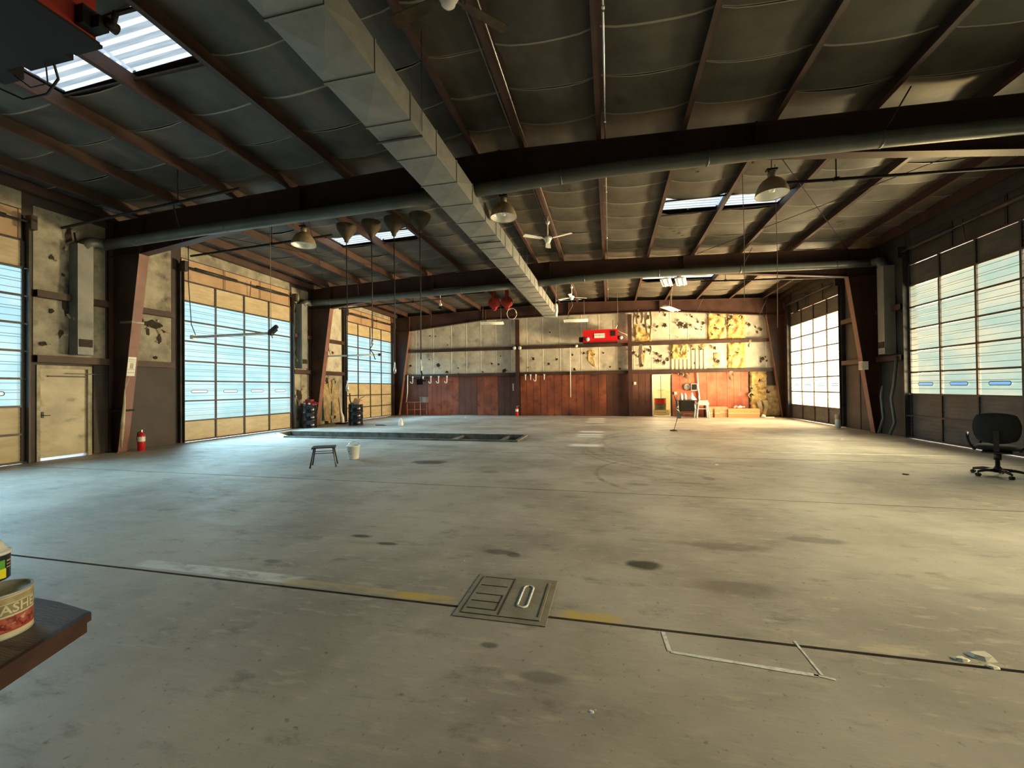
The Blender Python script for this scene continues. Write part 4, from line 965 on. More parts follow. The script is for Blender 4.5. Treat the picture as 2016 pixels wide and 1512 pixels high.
b = MB(); b.tube([(-5.98,9.7,2.65),(-6.05,9.7,2.55),(-5.95,9.7,2.42),(-5.90,9.7,2.28)], .012, 5); tag(b.build('kinked_cord', m_black), 'kinked black cord end dangling before the far left door', 'cord')
g2 = 'red hose reels in the far bay'
reel(-5.05, 18.2, 5.36, .24, m_redd, 'left one of the two red hose reels in the far bay', g2)
reel(-4.45, 18.2, 5.38, .24, m_redd, 'right one of the two red hose reels in the far bay', g2)
b = MB(); P = [(-4.25+.22*math.cos(a*.5), 18.2+.01*a, 4.85+.25*math.sin(a*.5)) for a in range(18)]; b.tube(P, .01, 5, cap=True); tag(b.build('coiled_cable', m_whitep), 'loose loops of pale cable under the red reels', 'cable')

# hanging cords on the right, small pendants
for x, y, z0, lab in ((2.80, 9.7, 3.2, 'thin brown cord hanging left of the skylight lamp'), (3.42, 9.7, 2.7, 'thin brown cord hanging below the right lamp'), (.42, 21.2, 4.7, 'thin cord hanging above the red far-wall heater')):
    b = MB(); b.tube([(x, y, z0), (x+.02, y, (z0+6)/2), (x, y, zt(x)+dz(y)+.22)], .0065, 5); tag(b.build('pull_cord', m_cord), lab, 'cord')
t = empty('pendant_lamp', (-7.15, 17.0, 4.95), 'small dark pendant lamp in the far left bay', 'lamp')
b = MB(); b.lathe([(.13,0),(.12,.04),(.05,.09),(.03,.13)], (-7.15,17,4.98), 14); b.build('shade', m_black, t)
b = MB(); b.tube([(-7.15,17,5.1),(-7.15,17,6.05)], .01, 5); b.box(-7.2,-7.1,16.95,17.05,5.14,5.22); b.build('stem', m_whitep, t)
t = empty('bagged_bulb', (-2.2, 17.5, 4.55), 'crumpled white plastic hanging beside the square duct', 'bulb')
b = MB(); b.tube([(-2.15,17.5,4.50),(-2.17,17.5,4.62),(-2.13,17.5,4.74),(-2.16,17.5,4.86),(-2.15,17.5,4.98),(-2.15,17.5,5.05)], [.03,.085,.06,.085,.07,.02], 9); b.build('bag', m_whitep, t)
b = MB(); b.tube([(-2.15,17.5,5.05),(-2.15,17.5,6.2)], .006, 5); b.build('string', m_cord, t)

# ------------------------------------------------------------------ far-wall fittings
def hook(x, j, label, L_=.32):
    b = MB(); z = 2.2; y = FY-.19
    b.tube([(x, y, z), (x, y, z-L_)] + ([(x-.02, y-.02, z-L_-.05), (x-.08, y-.04, z-L_-.05), (x-.13, y-.04, z-L_+.05)] if j else []), .022, 8)
    b.box(x-.04, x+.04, y-.01, y+.025, z-.05, z+.03)
    tag(b.build('wall_hook', m_white), label, 'hook', 'white pipe hooks under the lower girt')
for i, x in enumerate((-11.05, -10.4, -9.92, -9.45, -8.95)): hook(x, True, 'white J-shaped pipe hook %s under the girt, left of first post' % ('nearest the left column','behind the hanging nozzle','middle of five','second from the right','rightmost of five')[i])
for i, x in enumerate((-4.42, -4.14, -3.85, -3.40)): hook(x, i == 2, 'short white pipe stub %s right of the first post' % ('closest to the post','second','with a bent end, third','fourth and last')[i], .28)
def vpipe(name, pts, r, m, label, cat='pipe'):
    b = MB(); b.tube(pts, r, 8); tag(b.build(name, m), label, cat)
vpipe('drop_pipe', [(-2.0, FY-.2, 3.6), (-2.0, FY-.2, .98)], .018, m_white, 'thin white pipe dropping down the far wall left of the heater')
vpipe('drop_pipe', [(-11.28, FY-.35, 2.3), (-11.3, FY-.35, 1.4), (-11.38, FY-.35, .72)], .022, m_white, 'thin white pipe beside the far left column')
vpipe('drop_pipe', [(4.24, FY-.08, 2.15), (4.27, FY-.08, 1.5), (4.34, FY-.08, .85)], .028, m_white, 'white pipe coming down behind the desk')
vpipe('valve_pipe', [(-5.10, FY-.2, 1.75), (-5.10, FY-.2, 1.35)], .03, m_whitep, 'short white valve pipe on the red wall left of the first post')
for x, s, lab in ((-4.98, 1, 'left one of two round floodlights on the first post'), (-4.68, 1, 'right one of two round floodlights on the first post'), (-1.66, .8, 'small round floodlight on the girt left of the heater')):
    t = empty('floodlight', (x, FY-.35, 3.6), lab, 'lamp', 'round floodlights on the end wall')
    b = MB(); b.tube([(x, FY-.17, 3.68), (x, FY-.30, 3.68)], .03, 8); b.tube([(x, FY-.28, 3.66), (x, FY-.36, 3.66)], [.05*s, .10*s], 14); b.build('housing', m_track, t)
    b = MB(); b.tube([(x, FY-.36, 3.66), (x, FY-.375, 3.66)], [.095*s, .08*s], 14); b.build('lens', m_whitep, t)
t = empty('wall_clock', (3.76, FY-.05, 1.35), 'round white wall clock on the red panels above the desk', 'clock')
b = MB(); b.M = Matrix.Translation((3.76, FY-.04, 1.47)) @ Matrix.Rotation(R(90), 4, 'X'); b.lathe([(0,.0),(.15,.0),(.155,.03),(.145,.045),(.0,.045)], (0,0,0), 24); b.build('case', m_whitep, t)
b = MB(); b.box(3.755,3.765,FY-.092,FY-.088,1.47,1.56); b.box(3.76,3.82,FY-.092,FY-.088,1.465,1.475); b.build('hand', m_blk, t)
t = empty('wall_cabinet', (4.08, FY-.1, 1.28), 'small black fronted wall box right of the clock', 'box')
b = MB(); b.box(3.93,4.2,FY-.2,FY-.04,1.28,1.62); b.build('body', m_whitep, t)
b = MB(); b.box(3.97,4.19,FY-.215,FY-.2,1.31,1.60); b.build('front', m_blk, t)
for x, z, lab in ((1.27, 1.68, 'small white switch box on the dark panel right of the second post'), (3.22, 1.16, 'small white switch box beside the doorway')):
    b = MB(); b.box(x-.06, x+.06, FY-.09, FY-.03, z-.07, z+.07); b.box(x-.015, x+.015, FY-.1, FY-.09, z-.02, z+.03); tag(b.build('switch_box', m_whitep), lab, 'switch')

# desk with things on it
t = empty('desk', (3.6, 21.6, 0), 'dark steel desk against the far wall beside the doorway', 'desk')
b = MB(); b.box(3.16,4.05,21.25,21.95,.80,.84); b.build('top', m_track, t)
b = MB(); b.box(3.28,3.95,21.35,21.37,.30,.80); b.box(3.26,3.30,21.35,21.9,.30,.80); b.build('panel', m_blk, t)
for x, yy in ((3.2,21.3),(4.0,21.3),(3.2,21.9),(4.0,21.9)): b = MB(); b.box(x-.02,x+.02,yy-.02,yy+.02,0,.80); b.build('leg', m_curb, t)
b = MB(); b.box(3.2,4.0,21.3,21.33,.18,.21); b.build('foot_bar', m_curb, t)
def bottle(x, y, z, r, h_, label, m=None, grp=None):
    b = MB(); b.lathe([(0,0),(r,0),(r,h_*.6),(r*.75,h_*.74),(r*.32,h_*.85),(r*.32,h_),(0,h_)], (x,y,z), 12); tag(b.build('bottle', m or m_whitep), label, 'bottle', grp)
bottle(3.38, 21.5, .84, .075, .34, 'white bottle standing leftmost on the desk'); bottle(3.55, 21.5, .84, .07, .34, 'white bottle second from the left on the desk')
b = MB(); b.lathe([(0,0),(.22,0),(.16,.09),(.08,.2),(.04,.32),(0,.36)], (3.86,21.55,.84), 9); tag(b.build('crumpled_bag', m_whitep), 'crumpled white plastic bag heaped on the desk', 'bag')
bottle(4.22, 21.75, .84-.02, .035, .30, 'slim white bottle on the shelf beside the chair back')
b = MB(); b.box(4.08,4.5,21.6,21.9,.78,.82); b.box(4.1,4.14,21.62,21.88,0,.78); b.box(4.44,4.48,21.62,21.88,0,.78); tag(b.build('side_shelf', m_blk), 'narrow dark side table behind the white chair', 'table')

# white plastic chair
def plastic_chair(x, y, rz):
    t = empty('plastic_chair', (x, y, 0), 'white plastic armchair in front of the desk', 'chair'); M_ = Matrix.Translation((x, y, 0)) @ Matrix.Rotation(R(rz), 4, 'Z')
    def nb(): q = MB(); q.M = M_; return q
    b = nb(); b.add([(-.23,-.2,.42),(.23,-.2,.42),(.21,.22,.44),(-.21,.22,.44),(-.23,-.2,.45),(.23,-.2,.45),(.21,.22,.47),(-.21,.22,.47)], [(0,3,2,1),(4,5,6,7),(0,1,5,4),(1,2,6,5),(2,3,7,6),(3,0,4,7)]); b.build('seat', m_whitep, t)
    for sx in (-1, 1):
        b = nb(); b.tube([(sx*.29,-.24,0),(sx*.25,-.2,.43),(sx*.27,-.2,.64)], [.03,.026,.022], 8); b.build('leg', m_whitep, t)
        b = nb(); b.tube([(sx*.27,.28,0),(sx*.22,.22,.45)], [.03,.026], 8); b.build('leg', m_whitep, t)
        b = nb(); b.tube([(sx*.27,-.22,.65),(sx*.27,.05,.67),(sx*.23,.26,.72)], .026, 8); b.build('armrest', m_whitep, t)
        b = nb(); b.tube([(sx*.21,.22,.45),(sx*.21,.28,.7),(sx*.17,.31,.84)], .024, 8); b.build('back_post', m_whitep, t)
    b = nb(); b.add([(-.2,.27,.62),(.2,.27,.62),(.18,.31,.85),(-.18,.31,.85),(-.2,.29,.62),(.2,.29,.62),(.18,.33,.85),(-.18,.33,.85)], [(0,3,2,1),(4,5,6,7),(0,1,5,4),(1,2,6,5),(2,3,7,6),(3,0,4,7)]); b.build('backrest', m_whitep, t)
plastic_chair(4.17, 20.9, 180)

# cardboard
def carton(x0, x1, y0, y1, z0, z1, m, label):
    t = empty('cardboard_box', ((x0+x1)/2, (y0+y1)/2, z0), label, 'box')
    b = MB(); b.box(x0,x1,y0,y1,z0,z1); b.build('carton', m, t)
    b = MB(); b.box(x0, x1, y0-.004, y0, (z0+z1)/2-.012, (z0+z1)/2+.012); b.box(x0,x1,(y0+y1)/2-.03,(y0+y1)/2+.03,z1,z1+.004); b.build('tape', m_seam, t)
carton(4.62, 5.45, 21.65, 22.1, 0, .49, m_card, 'open-sided brown cardboard box against the red panels')
carton(5.47, 6.82, 21.6, 22.05, 0, .40, m_cardo, 'long low orange cardboard box against the far wall')
carton(4.48, 4.72, 21.3, 21.5, .0, .44, m_card, 'small brown box leaning beside the white chair')
carton(4.84, 5.08, 21.42, 21.62, .12-.12, .42, m_card, 'small square brown box before the larger box')
b = MB()
b.tube([(5.78+.09*k, 21.82+.05*math.sin(k*2.1), .46+.04*abs(math.sin(k*1.7))) for k in range(6)], [.03,.06,.04,.065,.045,.03], 7, smooth=False)
tag(b.build('crumpled_paper', m_whitep), 'crumpled white paper on the long orange box', 'paper')
b = MB(); b.lathe([(0,0),(.10,0),(.10,.10),(.03,.16),(0,.16)], (6.9,21.4,0), 8); b.box(7.0,7.35,21.35,21.5,0,.05); tag(b.build('rubble', m_seam), 'pale scraps of debris right of the long orange box', 'debris')

# barrel in the store room
def barrel(x, y, m, label, h_=.88, r=.292, group='steel drums'):
    t = empty('steel_drum', (x, y, 0), label, 'barrel', group)
    b = MB(); pr = [(0,.0),(r,0),(r+.008,.012),(r,.02)]
    for zc in (h_*.33, h_*.66): pr += [(r,zc-.03),(r+.014,zc-.012),(r+.014,zc+.012),(r,zc+.03)]
    pr += [(r,h_-.02),(r+.008,h_-.01),(r+.004,h_),(r-.01,h_-.004),(r-.012,h_-.05),(0,h_-.05)]
    b.lathe(pr, (x,y,0), 32); b.build('shell', m, t); return t
barrel(2.60, 23.3, m_tube, 'grey drum standing in the room beyond the doorway')
b = MB(); b.lathe([(.297,.62),(.297,.82)], (2.6,23.3,0), 28); t = b.build('drum_band', m_red); tag(t, 'red band wrapped round the drum beyond the doorway', 'band')
barrel(-10.5, 15.72, m_vinylblack, 'black steel drum full of scrap by the far left door')
barrel(-11.75, 14.45, m_vinylblack, 'black steel drum in shadow beside the middle left door', .9)
# scrap in the drum
t = empty('scrap_load', (-10.5, 15.72, .83), 'cardboard and bent pipes sticking out of the black drum', 'scrap')
b = MB(); b.tube([(-10.6,15.6,.8),(-10.68,15.6,1.05),(-10.7,15.6,1.35)], .022, 6); b.build('bent_pipe', m_black, t)
b = MB(); b.tube([(-10.62,15.7,.8),(-10.75,15.7,1.0),(-10.78,15.7,1.15)], .02, 6); b.build('bent_pipe', m_black, t)
b = MB(); b.tube([(-10.55,15.65,.92),(-10.2,15.65,1.15),(-10.02,15.65,1.22)], .012, 6); b.build('bent_pipe', m_track, t)
b = MB(); b.M = Matrix.Translation((-10.38,15.7,.98)) @ Matrix.Rotation(R(25), 4, 'Y'); b.box(-.15,.15,-.12,.12,-.14,.12); b.build('cardboard_scrap', m_card, t)
b = MB(); b.lathe([(0,0),(.2,.0),(.18,.08),(.05,.14),(0,.12)], (-10.6,15.72,.83), 7); b.build('rag', m_tube, t)
# red jack and lights on top of the shadowed drum
t = empty('floor_jack', (-11.75, 14.45, .9), 'dark red machine part lying on the shadowed drum', 'tool')
b = MB(); b.M = Matrix.Translation((-11.75,14.45,.99)); b.box(-.30,.26,-.12,.12,-.09,-.02); b.box(-.12,.16,-.08,.08,-.02,.14); b.tube([(.1,0,.05),(.42,0,-.02)], .03, 8); b.build('body', m_redd, t)
for dx in (-.10, .12): b = MB(); b.tube([(-11.75+dx,14.32,.955),(-11.75+dx,14.29,.955)], .045, 10); b.build('round_cap', m_whitep, t)
b = MB(); b.tube([(-11.8,14.4,1.13),(-11.8,14.4,1.22),(-11.72,14.4,1.24)], .018, 6); b.build('lever', m_galv, t)
# broom leaning in the bay by the second column
t = empty('push_broom', (-11.6, 16.3, 0), 'broom with a blue-white scoop leaning behind the black drum', 'broom')
b = MB(); b.tube([(-11.55,16.25,.05),(-11.75,16.3,1.15)], .014, 6); b.build('handle', m_red, t)
b = MB(); b.tube([(-11.50,16.22,.05),(-11.52,16.23,.3),(-11.6,16.26,.5),(-11.65,16.27,.9)], [.09,.09,.06,.03], 8); b.build('scoop', m_whitep, t)
b = MB(); b.box(-11.75,-11.2,16.05,16.45,0,.05); b.build('head', m_black, t)

# cart by the far left column
t = empty('work_cart', (-10.6, 21.6, 0), 'small rusty red tube-leg table by the far left column', 'table')
b = MB(); b.box(-11.25,-9.95,21.35,21.85,.74,.77); b.build('top', m_liner, t)
for x, yy in ((-11.05,21.4),(-10.8,21.8),(-10.25,21.4),(-10.05,21.8)): b = MB(); b.tube([(x,yy,0),(x,yy,.74)], .018, 6); b.build('leg', m_liner3, t)
b = MB(); b.tube([(-11.05,21.4,.36),(-10.25,21.4,.36)], .014, 6); b.tube([(-10.8,21.8,.36),(-10.05,21.8,.36)], .014, 6); b.build('stretcher', m_liner3, t)
b = MB(); b.box(-10.28,-9.9,21.45,21.72,.77,1.05); b.box(-10.30,-10.22,21.43,21.45,.77,1.06); tag(b.build('metal_box', m_curb), 'small grey metal box standing on the rusty table', 'box')

# extinguishers
def extinguisher(x, y, label, s=1.0):
    t = empty('fire_extinguisher', (x, y, 0), label, 'extinguisher', 'fire extinguishers')
    b = MB(); b.lathe([(0,0),(.07*s,0),(.078*s,.01),(.078*s,.38*s),(.06*s,.43*s),(.025*s,.46*s),(.025*s,.48*s),(0,.48*s)], (x,y,0), 18); b.build('cylinder', m_red, t)
    b = MB(); b.lathe([(.0795*s,.24*s),(.0795*s,.36*s)], (x,y,0), 18); b.build('label_band', m_whitep, t)
    b = MB(); b.box(x-.02,x+.02,y-.015,y+.015,.48*s,.53*s); b.tube([(x,y,.53*s),(x+.12,y,.56*s)], .01, 5); b.tube([(x,y,.50*s),(x+.11,y,.50*s)], .008, 5); b.build('valve_lever', m_galv, t)
    b = MB(); b.tube([(x,y,.50*s),(x-.08*s,y-.03,.46*s),(x-.095*s,y-.03,.3*s),(x-.09*s,y-.02,.18*s)], .012, 6); b.build('hose', m_hose, t)
extinguisher(-11.66, 8.22, 'red fire extinguisher with pale band at the foot of the nearest left column')
extinguisher(-4.86, 21.88, 'red fire extinguisher at the foot of the first far-wall post')
# tattered sign and its frayed tape on the nearest left column
t = empty('column_sign', (-11.55, 7.80, 1.85), 'narrow tattered paper sign on the nearest left column', 'sign')
def cx(z): return -11.88 + .70*z/4.87
b = MB(); vs = []; fs = []
for i, z in enumerate((1.90,2.02,2.14,2.26,2.37)):
    x = cx(z)+.012; vs += [(x, 7.84, z), (x, 8.02, z)]
    if i: fs.append((2*i-2, 2*i-1, 2*i+1, 2*i))
b.add(vs, fs); b.build('paper', m_whitep, t)
b = MB()
for z, h_ in ((2.29,.03),(2.24,.02),(1.97,.03),(2.05,.02)):
    for k in range(4): y0_ = 7.86+k*.037; b.add([(cx(z)+.016,y0_,z),(cx(z)+.016,y0_+.026,z),(cx(z+h_)+.016,y0_+.026,z+h_),(cx(z+h_)+.016,y0_,z+h_)], [(0,1,2,3)])
b.add([(cx(2.08)+.016,7.89,2.08),(cx(2.08)+.016,7.97,2.08),(cx(2.22)+.016,7.97,2.22),(cx(2.22)+.016,7.89,2.22)], [(0,1,2,3)])
b.build('faded_print', m_flap, t)
b = MB(); b.tube([(-11.50,7.85,1.9),(-11.62,7.82,1.55),(-11.60,7.8,1.2),(-11.66,7.8,.7),(-11.7,7.8,.15)], [.006,.012,.03,.045,.02], 6); tag(b.build('frayed_wrap', m_flap), 'pale frayed wrapping hanging down the nearest left column', 'wrapping')
for z, lab in ((3.2, 'steel strap round the nearest left column above the sign'), (1.02, 'dark strap round the nearest left column below the sign')):
    b = MB(); b.box(cx(z)-.35, cx(z)+.03, 7.82, 8.10, z, z+.05); tag(b.build('column_strap', m_curb if z > 2 else m_black), lab, 'strap')
# cables on left wall
b = MB(); b.tube([(-12.0,7.05,5.2),(-11.98,7.1,4.75),(-11.98,7.2,4.5),(-12.0,7.38,4.45)], .02, 6); tag(b.build('wall_cable', m_black), 'thick dark cable curling down the wall above the steel door', 'cable')
b = MB(); b.tube([(-12.02,7.2,4.3),(-12.02,7.28,3.95),(-12.02,7.15,3.5),(-12.02,7.05,3.2),(-12.02,7.2,2.9),(-12.02,7.35,2.55)], .016, 6); tag(b.build('wall_cable', m_battg), 'thin tan cable snaking down the wall above the steel door', 'cable')
# yellow box on the right column, white stub pipe, wall clutter
t = empty('junction_box', (7.72, 14.97, 1.9), 'small yellowish junction box on the right middle column', 'box')
b = MB(); b.box(7.50,7.66,14.78,14.98,1.95,2.2); b.build('box', m_seam, t); b = MB(); b.box(7.49,7.50,14.80,14.96,1.97,2.18); b.build('cover', m_flap, t)
t = empty('stub_pipe', (7.75, 16.75, 0), 'short white capped pipe standing by the far right door', 'pipe')
b = MB(); b.lathe([(0,0),(.08,0),(.08,.28),(.07,.30)], (7.72,16.72,0), 14); b.build('lower_section', m_whitep, t); b = MB(); b.lathe([(.07,.30),(.085,.34),(.085,.44),(.06,.48),(0,.48)], (7.72,16.72,0), 14); b.build('cap', m_flap, t)
b = MB(); b.tube([(7.95,14.0,2.3),(7.9,14.05,1.5),(7.85,14.1,1.1),(7.9,14.05,.4),(7.8,14.1,.05)], .04, 8); tag(b.build('hanging_hose', m_tube), 'grey hose hanging in the dark bay by the near right door', 'hose')
b = MB(); b.tube([(7.9,14.55,1.45),(7.85,14.55,1.15),(7.9,14.55,.5),(7.8,14.6,.05)], .04, 8); tag(b.build('hanging_hose', m_tube), 'dark hose hanging beside the right middle column', 'hose')

# ------------------------------------------------------------------ things on the open floor
# stool
t = empty('low_stool', (-5.52, 7.2, 0), 'low dark steel stool with splayed legs beside the white bucket', 'stool')
M_ = Matrix.Translation((-5.52, 7.2, 0)) @ Matrix.Rotation(R(32), 4, 'Z')
b = MB(); b.M = M_; b.box(-.20,.20,-.17,.17,.365,.385); b.box(-.21,-.20,-.17,.17,.35,.385); b.box(.20,.21,-.17,.17,.35,.385); b.build('seat', m_track, t)
for sx in (-1,1):
    for sy in (-1,1):
        b = MB(); b.M = M_; b.tube([(sx*.17,sy*.14,.365),(sx*.23,sy*.19,.01)], .014, 8); b.tube([(sx*.23,sy*.19,.0),(sx*.23,sy*.19,.02)], .018, 8); b.build('leg', m_curb if sy < 0 and sx > 0 else m_track, t)
b = MB(); b.M = M_; b.tube([(-.185,-.15,.27),(.185,-.15,.27)], .009, 6); b.tube([(-.185,.15,.27),(.185,.15,.27)], .009, 6); b.build('stretcher', m_track, t)
# bucket
t = empty('white_bucket', (-5.44, 8.05, 0), 'white plastic bucket with raised wire handle beside the stool', 'bucket')
b = MB(); X_, Y_ = -5.44, 8.05
b.lathe([(0,0),(.105,0),(.112,.01),(.138,.27),(.146,.272),(.146,.29),(.134,.292),(.130,.27),(.106,.02),(0,.02)], (X_,Y_,0), 28); b.build('pail', m_whitep, t)
b = MB(); P = [(X_-.14*math.cos(a)*1.0, Y_+.05*math.sin(a), .28+.085*math.sin(a)) for a in [math.pi*i/14 for i in range(15)]]; b.tube(P, .005, 6); b.build('wire_handle', m_galv, t)
b = MB()                                                 # faded printed patch: dark blot and reddish line
for (a0, a1, z0, z1, mi) in ((-112,-88,.165,.185,0),(-104,-92,.12,.165,1),(-100,-62,.112,.122,1)):
    n = 6
    for i in range(n):
        t0 = R(a0+(a1-a0)*i/n); t1 = R(a0+(a1-a0)*(i+1)/n)
        def rr(z): return .1125+.0265*(z-.01)/.26
        b.add([(X_+rr(z0)*math.cos(t0),Y_+rr(z0)*math.sin(t0),z0),(X_+rr(z0)*math.cos(t1),Y_+rr(z0)*math.sin(t1),z0),(X_+rr(z1)*math.cos(t1),Y_+rr(z1)*math.sin(t1),z1),(X_+rr(z1)*math.cos(t0),Y_+rr(z1)*math.sin(t0),z1)], [(0,1,2,3)], mi)
b.build('faded_print', [m_curb, mat('faded_pink_print', (.62,.42,.38))], t)
# white jug behind the pit
t = empty('plastic_jug', (-8.42, 15.75, 0), 'small white plastic jug on the floor behind the pit', 'jug')
b = MB(); b.lathe([(0,0),(.10,0),(.105,.02),(.105,.17),(.08,.23),(.035,.28),(.035,.31),(0,.31)], (-8.42,15.75,0), 14); b.build('body', m_whitep, t)
b = MB(); b.tube([(-8.34,15.75,.25),(-8.27,15.75,.2),(-8.31,15.75,.12)], .015, 6); b.build('handle', m_whitep, t)
b = MB(); b.box(-9.5,-9.2,15.6,15.75,0,.03); b.box(-9.25,-9.05,15.65,15.7,0,.02); tag(b.build('wood_scrap', m_woodr), 'flat reddish scrap on the floor right of the black drum', 'debris')
# thin stand with clamp in the middle of the far floor
t = empty('rusty_stand', (2.15, 14.95, 0), 'thin rusty rod stand with tangled fittings out on the far floor', 'stand')
b = MB(); b.lathe([(0,0),(.14,0),(.12,.03),(.02,.05),(0,.05)], (2.10,14.95,0), 12); b.build('base', m_track, t)
b = MB(); b.tube([(2.10,14.95,.04),(2.18,14.95,.3),(2.25,14.95,.62),(2.22,14.95,.9),(2.12,14.95,1.18)], [.01,.01,.02,.02,.012], 6); b.build('rod', m_track, t)
b = MB(); b.box(2.20,2.32,14.9,15.0,.42,.62); b.tube([(2.26,14.95,.66),(2.16,14.95,.74),(2.24,14.95,.84)], .03, 6); b.tube([(2.3,14.95,.55),(2.42,14.95,.60),(2.40,14.95,.50),(2.32,14.95,.5)], .01, 5); b.tube([(2.24,14.95,.95),(2.2,14.95,1.15),(2.28,14.95,1.25)], .012, 5); b.build('fitting', m_curb, t)
# debris
def chip(x, y, s, m, label, name='concrete_chip', cat='debris'):
    b = MB(); vs = []; n = 7
    for i in range(n): a = 2*math.pi*i/n; r = s*random.uniform(.6, 1.1); vs.append((x+r*math.cos(a), y+r*.7*math.sin(a), 0.0))
    for i in range(n): a = 2*math.pi*i/n; r = s*random.uniform(.3, .7); vs.append((x+r*math.cos(a), y+r*.7*math.sin(a), s*random.uniform(.18, .3)))
    b.add(vs, [tuple(range(n))[::-1], tuple(range(n, 2*n))] + [(i, (i+1) % n, (i+1) % n+n, i+n) for i in range(n)]); tag(b.build(name, m), label, cat)
chip(-.10, 1.97, .018, m_whitep, 'crumpled scrap of white paper alone on the near floor', 'paper_scrap', 'paper')
chip(-.085, 1.985, .012, m_chip, 'tiny torn corner beside the crumpled paper scrap', 'paper_scrap', 'paper')
chip(1.84, 2.77, .05, m_seam, 'broken concrete chip in the floor joint at the right edge'); chip(1.97, 2.82, .075, m_seam, 'flat pale concrete chip above the joint at the right edge'); chip(1.95, 2.735, .035, m_seam, 'small white concrete chip in the joint at the right edge')
chip(1.95, 8.6, .06, m_whitep, 'small white scrap on the floor right of the tyre marks', 'paper_scrap', 'paper'); chip(4.75, 8.2, .07, m_joint, 'dark leaf on the floor left of the office chair', 'dead_leaf', 'leaf')
chip(5.45, 8.3, .03, m_whitep, 'tiny white scrap just left of the office chair', 'paper_scrap', 'paper'); chip(-1.25, 3.45, .012, m_whitep, 'tiny white fleck behind the floor hatch', 'paper_scrap', 'paper')
chip(6.2, 13.2, .06, m_whitep, 'small pale scrap near the far right door', 'paper_scrap', 'paper'); chip(-7.3, 20.5, .08, m_whitep, 'small pale scrap before the red panels', 'paper_scrap', 'paper')

# office chair
t = empty('office_chair', (6.08, 8.34, 0), 'black swivel office chair with looped arms at the right edge', 'chair')
M_ = Matrix.Translation((6.08, 8.34, 0)) @ Matrix.Rotation(R(-38), 4, 'Z')      # back faces the viewer
def nb(): q = MB(); q.M = M_; return q
def cushion(w_, d_, h_, n=12, curve=0, top=1.0):
    vs = []; fs = []; m = n
    for side in (0, 1):
        for j in range(m+1):
            for i in range(n+1):
                u, v = 2*i/n-1, 2*j/m-1
                x = w_/2*u*math.sqrt(1-v*v*.35); z = d_/2*v*math.sqrt(1-u*u*.35)
                e = max(0, (1-abs(u)**4)*(1-abs(v)**4))
                vs.append((x, (h_/2*math.sqrt(e) if side else -h_/2*math.sqrt(e)) + curve*(u*u), z))
    for side in (0, 1):
        o = side*(n+1)*(m+1)
        for j in range(m):
            for i in range(n):
                q = o+j*(n+1)+i; f = (q, q+1, q+n+2, q+n+1); fs.append(f if not side else f[::-1])
    return vs, fs
vs, fs = cushion(.52, .50, .09, curve=.06); b = nb(); b.M = M_ @ Matrix.Translation((0, -.24, .78)) @ Matrix.Rotation(R(8), 4, 'X'); b.add(vs, fs, 0, True); b.build('backrest', m_fabric, t)
vs, fs = cushion(.52, .50, .10); b = nb(); b.M = M_ @ Matrix.Translation((0, .02, .46)) @ Matrix.Rotation(R(90), 4, 'X'); b.add(vs, fs, 0, True); b.build('seat', m_fabric, t)
b = nb(); b.box(-.03,.03,-.30,-.26,.42,.75); b.box(-.16,.16,-.26,.12,.385,.405); b.build('back_bracket', m_blk, t)
for s in (-1, 1):
    b = nb(); P = [(s*.24,.14,.42),(s*.31,.16,.47),(s*.335,.16,.56),(s*.33,.12,.655),(s*.325,-.02,.675),(s*.32,-.16,.66),(s*.315,-.22,.60),(s*.29,-.18,.50),(s*.24,-.10,.42)]
    b.tube(P, .022, 8); b.build('armrest', m_blk, t)
b = nb(); b.lathe([(.028,.09),(.028,.26),(.045,.26),(.045,.38),(.0,.38)], (0,0,0), 14); b.lathe([(0,.055),(.06,.06),(.055,.12),(.03,.16)], (0,0,0), 14); b.build('gas_column', m_blk, t)
for k in range(5):
    a = R(72*k+12); ex, ey = .30*math.cos(a), .30*math.sin(a)
    b = nb(); b.tube([(0,0,.095),(ex*.6,ey*.6,.10),(ex,ey,.075)], [.034,.026,.018], 8); b.build('base_leg', m_blk, t)
    b = nb(); px_, py_ = -math.sin(a), math.cos(a)
    b.tube([(ex-px_*.026,ey-py_*.026,.027),(ex-px_*.006,ey-py_*.006,.027)], .027, 12); b.tube([(ex+px_*.006,ey+py_*.006,.027),(ex+px_*.026,ey+py_*.026,.027)], .027, 12); b.tube([(ex,ey,.03),(ex,ey,.08)], .009, 6); b.build('caster', m_blk, t)

# ------------------------------------------------------------------ workbench corner with cans, lower left
t = empty('workbench', (-1.55, .6, 0), 'corner of a wooden workbench with a red-brown edge at lower left', 'bench')
M_ = Matrix.Translation((-1.34, .82, 0)) @ Matrix.Rotation(R(-21), 4, 'Z')       # local origin = visible corner; bench runs to -X, -Y
def nb(): q = MB(); q.M = M_; return q
xc = -1.34
b = MB(); b.add([(-1.345,.825,.90),(-1.50,.845,.90),(-2.6,.87,.90),(-2.3,-.4,.90),(-1.05,.10,.90),(-1.345,.825,.92),(-1.50,.845,.92),(-2.6,.87,.92),(-2.3,-.4,.92),(-1.05,.10,.92)],
      [(0,1,2,3,4),(9,8,7,6,5),(0,5,6,1),(1,6,7,2),(2,7,8,3),(3,8,9,4),(4,9,5,0)]); b.build('top', m_wood, t)
b = MB(); b.add([(-1.35,.82,.868),(-2.6,.86,.868),(-2.3,-.4,.868),(-1.06,.10,.868),(-1.35,.82,.898),(-2.6,.86,.898),(-2.3,-.4,.898),(-1.06,.10,.898)],
      [(0,1,2,3),(7,6,5,4),(0,4,5,1),(1,5,6,2),(2,6,7,3),(3,7,4,0)]); b.build('under_board', m_woodr, t)
b = MB()
